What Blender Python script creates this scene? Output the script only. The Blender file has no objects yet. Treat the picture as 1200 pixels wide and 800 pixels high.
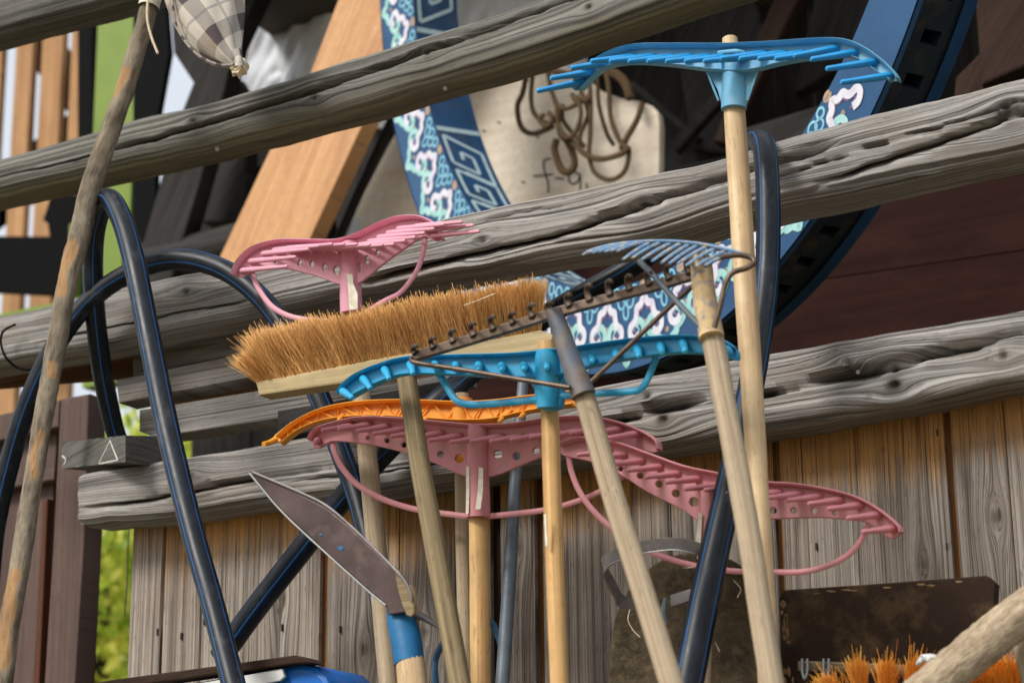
import bpy, bmesh, math, random
import numpy as np
from mathutils import Vector, Matrix

S_ = bpy.context.scene
COL = S_.collection
random.seed(7)
RNG = np.random.default_rng(11)

# ------------------------------------------------------------------ camera
# world: x along the shed front (right), y into the shed, z up; front of the plank wall is y = 0
F_PX = 2400.0                                   # focal length in pixels of a 1200 x 800 frame
def _n(v): return v / np.linalg.norm(v)
_X = _n(np.array([4694., 814., -2400.]))        # world axes seen from the camera (right, up, forward)
_Z = np.array([-160., 8000., 2400.]); _Z = _n(_Z - _X * (_Z @ _X))
_Y = np.cross(_Z, _X); _Y = -_Y if _Y[2] < 0 else _Y
RT, UP, FW = (np.array([_X[i], _Y[i], _Z[i]]) for i in range(3))
D0 = 2.95
CAM = np.array([0., -D0 * FW[1], 0.75]); CAM[0] = 0.0
cam_d = bpy.data.cameras.new('camera'); cam = bpy.data.objects.new('camera', cam_d); COL.objects.link(cam)
cam_d.sensor_width = 36; cam_d.lens = 72; cam_d.clip_start = .05; cam_d.clip_end = 400
M = Matrix.Identity(4)
for r in range(3):
    M[r][0] = RT[r]; M[r][1] = UP[r]; M[r][2] = -FW[r]; M[r][3] = CAM[r]
cam.matrix_world = M
cam_d.dof.use_dof = True; cam_d.dof.focus_distance = 2.72; cam_d.dof.aperture_fstop = 5.8
S_.camera = cam

# ------------------------------------------------------------------ light
SUN_EL, SUN_AZ = 42, -24      # degrees; azimuth from the wall's outward normal towards the left
w = bpy.data.worlds.new('World'); S_.world = w; w.use_nodes = True
nt = w.node_tree; bg = nt.nodes['Background']
sky = nt.nodes.new('ShaderNodeTexSky'); sky.sky_type = 'NISHITA'; sky.sun_disc = False
sky.dust_density = 7.0; sky.air_density = 1.0; sky.ozone_density = 1.0
sdir = np.array([math.sin(math.radians(SUN_AZ)) * math.cos(math.radians(SUN_EL)),
                 -math.cos(math.radians(SUN_AZ)) * math.cos(math.radians(SUN_EL)), math.sin(math.radians(SUN_EL))])
sky.sun_elevation = math.radians(SUN_EL); sky.sun_rotation = math.atan2(sdir[0], sdir[1])
_tc = nt.nodes.new('ShaderNodeTexCoord'); _cl = nt.nodes.new('ShaderNodeTexNoise'); _cl.inputs['Scale'].default_value = 2.2; _cl.inputs['Detail'].default_value = 5
nt.links.new(_tc.outputs['Generated'], _cl.inputs['Vector'])
_mr = nt.nodes.new('ShaderNodeMapRange'); _mr.inputs[1].default_value = .3; _mr.inputs[2].default_value = .7; _mr.inputs[3].default_value = .6; _mr.inputs[4].default_value = .9
nt.links.new(_cl.outputs[0], _mr.inputs[0])
_mx = nt.nodes.new('ShaderNodeMix'); _mx.data_type = 'RGBA'; nt.links.new(_mr.outputs[0], _mx.inputs[0])      # thin bright cloud over the clear sky
nt.links.new(sky.outputs[0], _mx.inputs[6]); _mx.inputs[7].default_value = (5.4, 5.7, 6.1, 1)
nt.links.new(_mx.outputs[2], bg.inputs[0]); bg.inputs[1].default_value = 0.15
sl = bpy.data.lights.new('sun', 'SUN'); sl.energy = 2.5; sl.angle = math.radians(16); sl.color = (1, .97, .93)
so = bpy.data.objects.new('sun', sl); COL.objects.link(so)
so.rotation_euler = Vector(sdir).to_track_quat('Z', 'Y').to_euler()
so.location = (0, -4, 6)
S_.view_settings.view_transform = 'Standard'; S_.view_settings.look = 'None'
S_.view_settings.exposure = 0.2; S_.view_settings.gamma = 1
S_.render.engine = 'CYCLES'
try:
    S_.cycles.use_denoising = True; S_.cycles.max_bounces = 6
except Exception: pass

# ------------------------------------------------------------------ helpers
def ray(px, py): return FW + RT * ((px - 600) / F_PX) + UP * ((400 - py) / F_PX)
def P(px, py, off):
    d = ray(px, py); t = (-off - CAM[1]) / d[1]
    return CAM + d * t
def MPP(px, py, off): return ((P(px, py, off) - CAM) @ FW) / F_PX     # metres per pixel there
def lin(r, g, b): return tuple(((c / 255) / 12.92 if c / 255 <= .04045 else ((c / 255 + .055) / 1.055) ** 2.4) for c in (r, g, b)) + (1,)

def _h(ix, iy, s):
    v = (ix.astype(np.int64) * 374761393 + iy.astype(np.int64) * 668265263 + int(s) * 974634777) & 0x7fffffff
    v = ((v ^ (v >> 13)) * 1274126177) & 0x7fffffff
    return ((v ^ (v >> 16)) & 0xffff) / 65535.0
def vn(x, y, s=0):
    x = np.asarray(x, float); y = np.asarray(y, float); x, y = np.broadcast_arrays(x, y)
    ix, iy = np.floor(x), np.floor(y); fx, fy = x - ix, y - iy
    fx = fx * fx * (3 - 2 * fx); fy = fy * fy * (3 - 2 * fy)
    a, b, c, d = _h(ix, iy, s), _h(ix + 1, iy, s), _h(ix, iy + 1, s), _h(ix + 1, iy + 1, s)
    return (a * (1 - fx) + b * fx) * (1 - fy) + (c * (1 - fx) + d * fx) * fy * 1.0
def fbm(x, y, s=0, o=3):
    r = 0; a = .5; t = 0
    for i in range(o):
        r = r + a * vn(np.asarray(x) * 2 ** i, np.asarray(y) * 2 ** i, s + i * 17); t += a; a *= .5
    return r / t - .5

BASE = {}
def thing(name, label, cat, base=(0, 0, 0), group=None):
    o = bpy.data.objects.new(name, None); COL.objects.link(o); o.location = base; o.empty_display_size = .05
    o['label'] = label; o['category'] = cat
    if group: o['group'] = group
    BASE[o.name] = np.array(base, float)
    return o
def tag(o, label, cat, group=None, kind=None):
    if label: o['label'] = label
    if cat: o['category'] = cat
    if group: o['group'] = group
    if kind: o['kind'] = kind
    return o
def base_of(parent): return BASE[parent.name] if parent is not None else np.zeros(3)

def mk(name, V, F, mat, parent=None, uv=None, w=None, smooth=True, angle=40, kind=None):
    V = np.asarray(V, float)
    if parent is not None: b = base_of(parent); loc = None
    else:
        b = np.array([(V[:, 0].min() + V[:, 0].max()) / 2, (V[:, 1].min() + V[:, 1].max()) / 2, V[:, 2].min()]); loc = b
    me = bpy.data.meshes.new(name)
    me.from_pydata((V - b).tolist(), [], [tuple(int(i) for i in f) for f in F])
    li = np.empty(len(me.loops), int); me.loops.foreach_get('vertex_index', li)
    for nm, a in (('UVMap', uv), ('W', w)):
        if a is None and nm == 'W': a = np.zeros((len(V), 2))
        if a is None:
            a = np.stack([V[:, 0] + V[:, 1] * .5, V[:, 2]], 1)
        L = me.uv_layers.new(name=nm)
        L.data.foreach_set('uv', np.asarray(a, float)[li].astype(np.float32).ravel())
    if smooth:
        me.polygons.foreach_set('use_smooth', [True] * len(me.polygons))
        me.set_sharp_from_angle(angle=math.radians(angle))
    me.materials.append(mat); me.update()
    o = bpy.data.objects.new(name, me); COL.objects.link(o)
    if parent is not None: o.parent = parent
    else: o.location = loc
    BASE[o.name] = np.array(b, float)
    if kind: o['kind'] = kind
    return o

def merge(parts):
    Vs, Fs, Us, Ws = [], [], [], []; n = 0
    for p in parts:
        V, F = p[0], p[1]; U = p[2] if len(p) > 2 and p[2] is not None else np.zeros((len(V), 2))
        W = p[3] if len(p) > 3 and p[3] is not None else np.zeros((len(V), 2))
        Vs.append(V); Us.append(U); Ws.append(W)
        Fs += [tuple(i + n for i in f) for f in F]; n += len(V)
    return np.concatenate(Vs), Fs, np.concatenate(Us), np.concatenate(Ws)

def catmull(pts, n=8):
    p = np.asarray(pts, float)
    if len(p) < 3: return np.array([p[0] + (p[-1] - p[0]) * t for t in np.linspace(0, 1, n * 2)])
    q = np.vstack([2 * p[0] - p[1], p, 2 * p[-1] - p[-2]]); out = []
    for i in range(1, len(q) - 2):
        for t in np.linspace(0, 1, n, endpoint=False):
            a, b, c, d = q[i - 1], q[i], q[i + 1], q[i + 2]
            out.append(.5 * (2 * b + (c - a) * t + (2 * a - 5 * b + 4 * c - d) * t * t + (3 * b - a - 3 * c + d) * t ** 3))
    out.append(p[-1]); return np.array(out)

def sweep(C, R, m=12, caps=True, flat=None, seam=(0, 1, 0)):
    """tube along world points C with radii R; flat=(a,b) squashes the section along (seam, side)"""
    C = np.asarray(C, float); N = len(C); R = np.broadcast_to(np.asarray(R, float), (N,))
    T = np.gradient(C, axis=0); T /= np.linalg.norm(T, axis=1)[:, None] + 1e-12
    up = np.array(seam, float); fa, fb = flat or (1, 1)
    ang = np.linspace(0, 2 * np.pi, m + 1); V = []; L = np.concatenate([[0], np.cumsum(np.linalg.norm(np.diff(C, axis=0), axis=1))])
    U = []; prev = None
    for i in range(N):
        a = up - T[i] * (up @ T[i]) if prev is None else prev - T[i] * (prev @ T[i])
        if np.linalg.norm(a) < 1e-6: a = np.cross(T[i], [1, 0, .3])
        a /= np.linalg.norm(a); prev = a; b = np.cross(T[i], a)
        V.append(C[i] + R[i] * (np.cos(ang)[:, None] * a * fa + np.sin(ang)[:, None] * b * fb))
        U.append(np.stack([np.full(m + 1, L[i]), ang / (2 * np.pi) * 2 * np.pi * R.mean()], 1))
    V = np.concatenate(V); U = np.concatenate(U); F = []
    for i in range(N - 1):
        for j in range(m):
            k = i * (m + 1) + j; F.append((k, k + 1, k + m + 2, k + m + 1))
    if caps:
        for i, fl in ((0, True), (N - 1, False)):
            c = len(V); ring = np.arange(m + 1) + i * (m + 1)
            V = np.vstack([V, V[ring], C[i]]); U = np.vstack([U, np.stack([np.cos(ang) * R[i], np.sin(ang) * R[i]], 1) + [0, .3], [[0, .3]]])
            for j in range(m):
                F.append((c + j, c + m + 1, c + j + 1) if not fl else (c + j + 1, c + m + 1, c + j))
    return V, F, U, np.zeros((len(V), 2))

def W3(pts): return np.array([P(*p[:3]) for p in pts])
def tube(pts, rpx, n=8, m=12, smooth=True, flat=None, caps=True):
    """pts (px, py, off); rpx radius in pixels (number or per point)"""
    pts = np.asarray([p[:3] for p in pts], float)
    r = np.broadcast_to(np.asarray(rpx, float), (len(pts),))
    a = np.column_stack([pts, r])
    a = catmull(a, n) if smooth else a
    C = W3(a); R = np.array([x[3] * MPP(*x[:3]) for x in a])
    return sweep(C, R, m, caps, flat)

def plate(poly, off, thick, holes=(), smooth=0, bevel=.0008, tilt=0.0, tiltz=0.0, hole_n=14):
    """flat plate parallel to the wall (tilted about z by tilt = d off / d x): outline and round holes (px,py,r) in pixels"""
    poly = np.asarray(poly, float)
    if smooth: poly = catmull(np.vstack([poly, poly[:1]]), smooth)[:-1]
    rings = [poly]
    for h in holes:
        t = np.linspace(0, 2 * np.pi, hole_n, endpoint=False)
        ry = h[3] if len(h) > 3 else h[2]
        rings.append(np.stack([h[0] + h[2] * np.cos(t), h[1] + ry * np.sin(t)], 1))
    cu = bpy.data.curves.new('tmp', 'CURVE'); cu.dimensions = '2D'; cu.fill_mode = 'BOTH'
    cu.extrude = max(thick / 2 - bevel, 1e-4); cu.bevel_depth = bevel; cu.bevel_resolution = 1; cu.offset = -bevel
    for rg in rings:
        q = np.array([P(x, y, off) for x, y in rg])[:, [0, 2]]
        sp = cu.splines.new('POLY'); sp.points.add(len(q) - 1); sp.use_cyclic_u = True
        sp.points.foreach_set('co', np.column_stack([q, np.zeros(len(q)), np.ones(len(q))]).astype(np.float32).ravel())
    ob = bpy.data.objects.new('tmp', cu); me = bpy.data.meshes.new_from_object(ob)
    v = np.empty(len(me.vertices) * 3, np.float32); me.vertices.foreach_get('co', v); v = v.reshape(-1, 3).astype(float)
    F = [tuple(p.vertices) for p in me.polygons]
    bpy.data.objects.remove(ob); bpy.data.curves.remove(cu); bpy.data.meshes.remove(me)
    x0 = P(*poly.mean(0), off)
    V = np.stack([v[:, 0], -off + thick / 2 - v[:, 2] - tilt * (v[:, 0] - x0[0]) - tiltz * (v[:, 1] - x0[2]), v[:, 1]], 1)
    U = np.stack([v[:, 0], v[:, 1]], 1)
    return V, F, U, np.zeros((len(V), 2))

def box(p0, p1):
    (a, b, c), (d, e, f) = p0, p1
    V = np.array([(a, b, c), (d, b, c), (d, e, c), (a, e, c), (a, b, f), (d, b, f), (d, e, f), (a, e, f)], float)
    return V, [(0, 3, 2, 1), (4, 5, 6, 7), (0, 1, 5, 4), (1, 2, 6, 5), (2, 3, 7, 6), (3, 0, 4, 7)]

def ground_ext(C, R, z=.004):
    """continue a pole or pipe from its last point in its own direction down to the ground"""
    C = np.asarray(C, float); d = C[-1] - C[-2]; d /= np.linalg.norm(d)
    t = (z - C[-1][2]) / d[2]
    k = max(3, int(t / .06)); E = np.array([C[-1] + d * t * i / k for i in range(1, k + 1)])
    return np.vstack([C, E]), np.concatenate([R, np.full(k, R[-1])])

def pole(pts, rpx, ext=True, m=16, wob=.0015, seed=1, patch=None, n=10):
    a = np.column_stack([np.asarray([p[:3] for p in pts], float), np.broadcast_to(np.asarray(rpx, float), (len(pts),))])
    a = catmull(a, n); C = W3(a); R = np.array([x[3] * MPP(*x[:3]) for x in a])
    if ext: C, R = ground_ext(C, R)
    s = np.arange(len(C)) * .35
    C = C + np.stack([fbm(s * .5, 0 * s, seed) * wob, 0 * s, fbm(s, 0 * s + 9, seed) * 0], 1)
    R = R * (1 + .03 * fbm(s * .6, 0 * s + 3, seed))
    V, F, U, Wt = sweep(C, R, m)
    V = V.copy()
    return V, F, U, Wt

# ------------------------------------------------------------------ materials
def mat(name):
    m = bpy.data.materials.new(name); m.use_nodes = True
    return m, m.node_tree, m.node_tree.nodes['Principled BSDF']
def N(nt, t, **k):
    n = nt.nodes.new(t)
    for a, b in k.items(): setattr(n, a, b)
    return n
def mathn(nt, op, a, b=None, c=None, clamp=False):
    n = N(nt, 'ShaderNodeMath', operation=op); n.use_clamp = clamp
    for i, x in enumerate((a, b, c)):
        if x is None: continue
        if isinstance(x, (int, float)): n.inputs[i].default_value = x
        else: nt.links.new(x, n.inputs[i])
    return n.outputs[0]
def mixc(nt, f, a, b, bt='MIX'):
    n = N(nt, 'ShaderNodeMix', data_type='RGBA', blend_type=bt)
    for s, x in ((0, f), (6, a), (7, b)):
        if isinstance(x, (int, float)): n.inputs[s].default_value = x
        elif isinstance(x, tuple): n.inputs[s].default_value = x
        else: nt.links.new(x, n.inputs[s])
    return n.outputs[2]
def noise(nt, vec, scale=1, detail=3, rough=.55, dist=0):
    n = N(nt, 'ShaderNodeTexNoise'); n.inputs['Scale'].default_value = scale; n.inputs['Detail'].default_value = detail
    n.inputs['Roughness'].default_value = rough; n.inputs['Distortion'].default_value = dist
    if vec is not None: nt.links.new(vec, n.inputs['Vector'])
    return n.outputs[0]
def ramp(nt, f, lo, hi):
    n = N(nt, 'ShaderNodeMapRange'); n.inputs[1].default_value = lo; n.inputs[2].default_value = hi; n.clamp = True
    nt.links.new(f, n.inputs[0]); return n.outputs[0]
def uvs(nt, nm='UVMap'):
    u = N(nt, 'ShaderNodeUVMap', uv_map=nm); s = N(nt, 'ShaderNodeSeparateXYZ'); nt.links.new(u.outputs[0], s.inputs[0])
    return s.outputs[0], s.outputs[1]
def comb(nt, x, y, z=0.0):
    n = N(nt, 'ShaderNodeCombineXYZ')
    for i, q in enumerate((x, y, z)):
        if isinstance(q, (int, float)): n.inputs[i].default_value = q
        else: nt.links.new(q, n.inputs[i])
    return n.outputs[0]
def objrand(nt):
    return N(nt, 'ShaderNodeObjectInfo').outputs['Random']
def bump(nt, bsdf, h, strength, dist):
    b = N(nt, 'ShaderNodeBump'); b.inputs['Strength'].default_value = strength; b.inputs['Distance'].default_value = dist
    nt.links.new(h, b.inputs['Height']); nt.links.new(b.outputs[0], bsdf.inputs['Normal'])

def wood(name, dark, light, warm=None, knot=(.03, .022, .016, 1), su=2.2, fine=260, band=60, bmp=.5, bd=.002, rough=.82,
         blotch=.35, blotch_col=None, lines=.5, vary=.15, spec=.2, crk=.0):
    m, nt, b = mat(name); u, v = uvs(nt); wx, wy = uvs(nt, 'W'); rnd = objrand(nt)
    z = mathn(nt, 'MULTIPLY', rnd, 37.0)
    n1 = noise(nt, comb(nt, mathn(nt, 'MULTIPLY', u, su * 2.5), mathn(nt, 'MULTIPLY', v, fine), z), 1, 3, .6)
    n2 = noise(nt, comb(nt, mathn(nt, 'MULTIPLY', u, su), mathn(nt, 'MULTIPLY', v, band), z), 1, 4, .6)
    n3 = noise(nt, comb(nt, mathn(nt, 'MULTIPLY', u, 5.0), mathn(nt, 'MULTIPLY', v, 14.0), z), 1, 3, .55)
    h = mathn(nt, 'ADD', mathn(nt, 'MULTIPLY', n1, lines), mathn(nt, 'MULTIPLY', n2, 1 - lines))
    f = ramp(nt, h, .34, .64)
    c = mixc(nt, f, dark, light)
    n4 = noise(nt, comb(nt, mathn(nt, 'MULTIPLY', u, su * .9), mathn(nt, 'MULTIPLY', v, band * 1.15), mathn(nt, 'ADD', z, 11.0)), 1, 5, .65)
    n6 = noise(nt, comb(nt, mathn(nt, 'MULTIPLY', u, su * 2), mathn(nt, 'MULTIPLY', v, band * 3.2), mathn(nt, 'ADD', z, 23.0)), 1, 4, .6)
    c = mixc(nt, mathn(nt, 'MULTIPLY', mathn(nt, 'SUBTRACT', 1.0, ramp(nt, n6, .40, .47)), crk * .6), c, tuple(x * .4 for x in dark[:3]) + (1,))
    n5 = noise(nt, comb(nt, mathn(nt, 'MULTIPLY', u, 60.0), mathn(nt, 'MULTIPLY', v, 60.0), z), 1, 4, .6)
    c = mixc(nt, mathn(nt, 'MULTIPLY', mathn(nt, 'SUBTRACT', 1.0, ramp(nt, n4, .36, .45)), crk), c, tuple(x * .3 for x in dark[:3]) + (1,))
    c = mixc(nt, mathn(nt, 'MULTIPLY', ramp(nt, n5, .35, .65), .22), c, tuple(x * .45 for x in light[:3]) + (1,))
    h = mathn(nt, 'ADD', h, mathn(nt, 'MULTIPLY', ramp(nt, n4, .36, .45), crk * .5))
    if blotch_col: c = mixc(nt, mathn(nt, 'MULTIPLY', ramp(nt, n3, .48, .7), blotch), c, blotch_col)
    else: c = mixc(nt, mathn(nt, 'MULTIPLY', ramp(nt, n3, .45, .7), blotch), c, tuple(x * .55 for x in light[:3]) + (1,))
    if warm:
        wm = mixc(nt, f, tuple(x * .6 for x in warm[:3]) + (1,), warm)
        fw = ramp(nt, mathn(nt, 'ADD', wx, mathn(nt, 'MULTIPLY', mathn(nt, 'SUBTRACT', n2, .5), .9)), .35, .75)
        c = mixc(nt, fw, c, wm)
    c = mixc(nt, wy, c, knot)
    if crk:
        hair = None
        for fq, of_, wd in ((band * .55, 41.0, .016), (band * 1.2, 53.0, .022)):
            n8 = noise(nt, comb(nt, mathn(nt, 'MULTIPLY', u, .5), mathn(nt, 'MULTIPLY', v, fq), mathn(nt, 'ADD', z, of_)), 1, 3, .6)
            n9 = noise(nt, comb(nt, mathn(nt, 'MULTIPLY', u, 4.5), mathn(nt, 'MULTIPLY', v, 40.0), mathn(nt, 'ADD', z, of_)), 1, 2, .5)
            h_ = mathn(nt, 'MULTIPLY', mathn(nt, 'SUBTRACT', 1.0, ramp(nt, mathn(nt, 'ABSOLUTE', mathn(nt, 'SUBTRACT', n8, .5)), wd * .3, wd)), ramp(nt, n9, .44, .54))
            hair = h_ if hair is None else mathn(nt, 'MAXIMUM', hair, h_)
        c = mixc(nt, mathn(nt, 'MULTIPLY', hair, min(1, crk * 1.15)), c, tuple(x * .28 for x in dark[:3]) + (1,))
        h = mathn(nt, 'SUBTRACT', h, mathn(nt, 'MULTIPLY', hair, .7))
    n7 = noise(nt, comb(nt, mathn(nt, 'MULTIPLY', u, 45.0), mathn(nt, 'MULTIPLY', v, 330.0), mathn(nt, 'ADD', z, 5.0)), 1, 3, .6)
    c = mixc(nt, mathn(nt, 'MULTIPLY', ramp(nt, n7, .60, .68), .45), c, tuple(x * .5 for x in dark[:3]) + (1,))
    hv = N(nt, 'ShaderNodeHueSaturation'); hv.inputs['Saturation'].default_value = 1
    nt.links.new(mathn(nt, 'ADD', mathn(nt, 'MULTIPLY', rnd, 2 * vary), 1 - vary), hv.inputs['Value']); nt.links.new(c, hv.inputs['Color'])
    nt.links.new(hv.outputs[0], b.inputs['Base Color'])
    b.inputs['Roughness'].default_value = rough; b.inputs['Specular IOR Level'].default_value = spec
    bump(nt, b, h, bmp, bd)
    return m

def plain(name, col, col2=None, rough=.5, scale=30, bmp=.1, bd=.001, spec=.5, metal=0, lo=.4, hi=.7, detail=4, dust=None, dust_amt=.4, sss=0):
    m, nt, b = mat(name); tc = N(nt, 'ShaderNodeTexCoord')
    n1 = noise(nt, tc.outputs['Object'], scale, detail, .6)
    c = mixc(nt, ramp(nt, n1, lo, hi), col, col2 or tuple(x * .8 for x in col[:3]) + (1,))
    if dust:
        n2 = noise(nt, tc.outputs['Object'], scale * 2.3, 6, .7)
        c = mixc(nt, mathn(nt, 'MULTIPLY', ramp(nt, n2, .5, .66), dust_amt), c, dust)
    nt.links.new(c, b.inputs['Base Color']); b.inputs['Roughness'].default_value = rough
    r = mathn(nt, 'ADD', mathn(nt, 'MULTIPLY', n1, .25), rough - .12); nt.links.new(r, b.inputs['Roughness'])
    b.inputs['Specular IOR Level'].default_value = spec; b.inputs['Metallic'].default_value = metal
    bump(nt, b, n1, bmp, bd)
    return m

GREY_D, GREY_L = lin(58, 56, 55), lin(164, 162, 158)
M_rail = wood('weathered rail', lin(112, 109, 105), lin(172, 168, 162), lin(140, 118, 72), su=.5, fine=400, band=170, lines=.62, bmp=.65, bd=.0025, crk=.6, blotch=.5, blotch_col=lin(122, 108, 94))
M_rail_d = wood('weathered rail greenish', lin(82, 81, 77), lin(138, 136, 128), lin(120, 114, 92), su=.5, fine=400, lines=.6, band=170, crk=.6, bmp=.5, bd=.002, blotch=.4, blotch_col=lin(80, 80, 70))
# boards differ in tone
M_plank = wood('weathered plank', lin(104, 93, 83), lin(184, 173, 160), lin(196, 146, 86), su=.6, fine=700, band=170, bmp=.6, crk=.65, bd=.0015, blotch=.4, blotch_col=lin(118, 98, 80), vary=.17)
M_batten = wood('brown batten', lin(58, 38, 22), lin(120, 78, 44), su=1.2, fine=200, band=60, bmp=.3)
M_batten2 = wood('orange brown batten', lin(104, 68, 36), lin(172, 118, 66), su=1.2, fine=200, band=60, bmp=.3)
M_handle = wood('pale handle', lin(178, 146, 106), lin(224, 198, 158), su=1.3, fine=300, band=110, bmp=.15, bd=.0006, rough=.65, blotch=.65, blotch_col=lin(138, 108, 76), vary=.03, lines=.4)
M_handle_o = wood('golden handle', lin(176, 132, 78), lin(226, 188, 132), su=1.3, fine=300, band=110, bmp=.15, bd=.0006, rough=.6, blotch=.6, blotch_col=lin(150, 108, 62), vary=.03, lines=.4)
M_handle_g = wood('dusty handle', lin(140, 122, 98), lin(192, 174, 146), su=1.4, fine=300, band=120, bmp=.25, bd=.0008, rough=.8, blotch=.35, blotch_col=lin(120, 104, 82), vary=.03)
M_handle_d = wood('old grey handle', lin(92, 78, 56), lin(164, 146, 112), su=1.6, fine=260, band=110, bmp=.4, bd=.001, rough=.8, blotch=.5, blotch_col=lin(96, 82, 60), vary=.03)
M_orangeboard = wood('orange board', lin(186, 134, 88), lin(226, 176, 126), su=.9, fine=120, band=36, bmp=.08, bd=.0005, rough=.5, blotch=.35, blotch_col=lin(150, 100, 66), vary=.02)
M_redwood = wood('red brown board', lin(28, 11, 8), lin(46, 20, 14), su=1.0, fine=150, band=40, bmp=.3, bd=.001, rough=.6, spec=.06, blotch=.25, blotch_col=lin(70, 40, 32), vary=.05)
M_gate = wood('gate wood', lin(78, 62, 56), lin(106, 86, 78), su=1.6, fine=200, band=40, bmp=.2, bd=.0006, rough=.6, blotch=.2, vary=.04)
M_gate_d = wood('gate edge wood', lin(70, 40, 26), lin(104, 62, 40), su=1.6, fine=200, band=40, bmp=.2, bd=.0006, rough=.6, blotch=.2, vary=.04)
M_old = wood('old dark timber', lin(22, 21, 20), lin(66, 63, 61), su=1.8, fine=150, band=40, bmp=.6, bd=.002, blotch=.5, vary=.2)
M_oldb = wood('old brown timber', lin(30, 22, 17), lin(64, 45, 34), su=1.8, fine=150, band=40, bmp=.6, bd=.002, blotch=.5, vary=.2)
M_slat = wood('tan slat', lin(150, 112, 78), lin(196, 152, 108), su=1.5, fine=100, band=30, bmp=.1, vary=.05)
M_bark = wood('bark stick', lin(78, 68, 56), lin(158, 145, 124), lin(168, 132, 92), su=16, fine=130, band=50, bmp=1.0, bd=.003, blotch=.6, blotch_col=lin(88, 78, 62), vary=.02, lines=.35)
M_fuzzy = wood('furred grey handle', lin(126, 106, 82), lin(196, 178, 150), su=26, fine=300, band=120, bmp=.9, bd=.003, rough=.95, blotch=.4, blotch_col=lin(150, 132, 104), vary=.02)
M_blockwood = wood('broom block wood', lin(168, 148, 108), lin(208, 190, 148), su=2, fine=200, band=60, bmp=.2, rough=.8, blotch=.3, vary=.02)

M_pink = plain('pink plastic', lin(214, 146, 150), lin(202, 132, 138), .5, 18, .05, .0005, .4, dust=lin(186, 146, 138), dust_amt=.6)
M_pinkd = plain('pink tine plastic', lin(212, 138, 144), lin(204, 128, 134), .5, 30, .05, .0005, .4)
M_pink2 = plain('light pink plastic', lin(226, 162, 180), lin(218, 152, 168), .5, 18, .05, .0005, .4, dust=lin(196, 156, 156), dust_amt=.6)
M_blueA = plain('sun bleached blue plastic', lin(112, 178, 206), lin(92, 164, 204), .5, 24, .06, .0005, .4, dust=lin(150, 176, 184), dust_amt=.5)
M_blueAt = plain('blue tine plastic', lin(40, 152, 214), lin(30, 140, 206), .4, 40, .04, .0005, .5)
M_turq = plain('turquoise plastic', lin(44, 166, 208), lin(30, 148, 196), .42, 20, .05, .0005, .5, dust=lin(96, 160, 178), dust_amt=.6)
M_orange = plain('orange plastic', lin(238, 164, 56), lin(226, 148, 44), .45, 20, .05, .0005, .5)
M_hose_black = None
M_rust = plain('rusty iron', lin(84, 72, 62), lin(116, 102, 90), .42, 60, .3, .0008, .5, .6, dust=lin(112, 74, 46), dust_amt=.6)
M_iron = plain('grey iron', lin(116, 112, 114), lin(146, 140, 138), .5, 40, .25, .0008, .5, .35, dust=lin(118, 84, 60), dust_amt=.45)
M_bluepaint = plain('blue painted iron', lin(88, 128, 162), lin(116, 144, 170), .6, 60, .3, .0008, .4, dust=lin(196, 172, 130), dust_amt=.95)
M_dustpaint = plain('mud caked blue iron', lin(206, 180, 134), lin(186, 158, 116), .85, 50, .6, .0015, .3, dust=lin(86, 116, 152), dust_amt=.9)
M_steel = plain('grey blue steel tube', lin(112, 122, 130), lin(92, 100, 108), .5, 30, .1, .0005, .5, .3)
M_slateblue = plain('slate blue socket', lin(104, 112, 124), lin(136, 124, 108), .6, 40, .4, .001, .4, .3, dust=lin(120, 92, 70), dust_amt=.6)
M_sleeve = plain('blue grip tape', lin(22, 104, 152), lin(18, 90, 136), .55, 60, .25, .001, .4)
M_blade = plain('brown steel blade', lin(84, 68, 66), lin(62, 50, 48), .45, 14, .2, .0008, .5, .55, dust=lin(108, 92, 84), dust_amt=.5)
M_mud = plain('dried mud', lin(94, 83, 66), lin(64, 56, 45), .95, 38, 1.0, .006, .1, dust=lin(124, 110, 86), dust_amt=.5, detail=10)
M_darkboard = plain('dark worn board', lin(58, 44, 34), lin(44, 34, 27), .8, 9, .4, .002, .15, dust=lin(140, 112, 76), dust_amt=.25, detail=8)
M_scuff = plain('worn tan patch', lin(150, 118, 80), lin(104, 80, 54), .9, 90, .4)
M_cream = wood('cream board', lin(226, 210, 186), lin(242, 231, 212), su=.8, fine=60, band=12, bmp=.05, rough=.6, blotch=.3, blotch_col=lin(178, 152, 122), vary=.02)
M_tarp = plain('grey plastic sheet', lin(236, 240, 244), lin(206, 214, 222), .4, 5, .3, .004, .5)
M_green = plain('green paint', lin(114, 138, 40), lin(102, 126, 34), .5, 6, .03, .0005, .4)
M_black = plain('black plastic', lin(9, 10, 11), lin(14, 15, 16), .7, 10, .05, spec=.06)
M_rope = plain('hemp rope', lin(122, 98, 72), lin(82, 64, 46), .95, 180, .8, .002, .1)
M_tape = plain('white tape remnant', lin(226, 220, 202), lin(196, 188, 160), .7, 90, .3, .0006, .2)
M_string = plain('cream string', lin(224, 208, 178), None, .9, 100, .3, .0005, .1)
M_ringblue = plain('blue painted wood', lin(42, 86, 128), lin(34, 74, 114), .5, 10, .15, .0008, .4)
M_ringnavy = plain('navy painted wood', lin(22, 66, 104), lin(16, 52, 84), .5, 12, .2, .001, .4, dust=lin(84, 74, 62), dust_amt=.35)
M_ringdirt = plain('soiled navy wood', lin(24, 38, 48), lin(16, 27, 35), .7, 9, .3, .001, .3, dust=lin(74, 62, 48), dust_amt=.6)
M_pteal = plain('mint paint', lin(176, 220, 214), lin(128, 194, 190), .5, 40, .05)
M_ppink = plain('pink white paint', lin(226, 226, 234), lin(206, 200, 216), .5, 40, .05)
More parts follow.
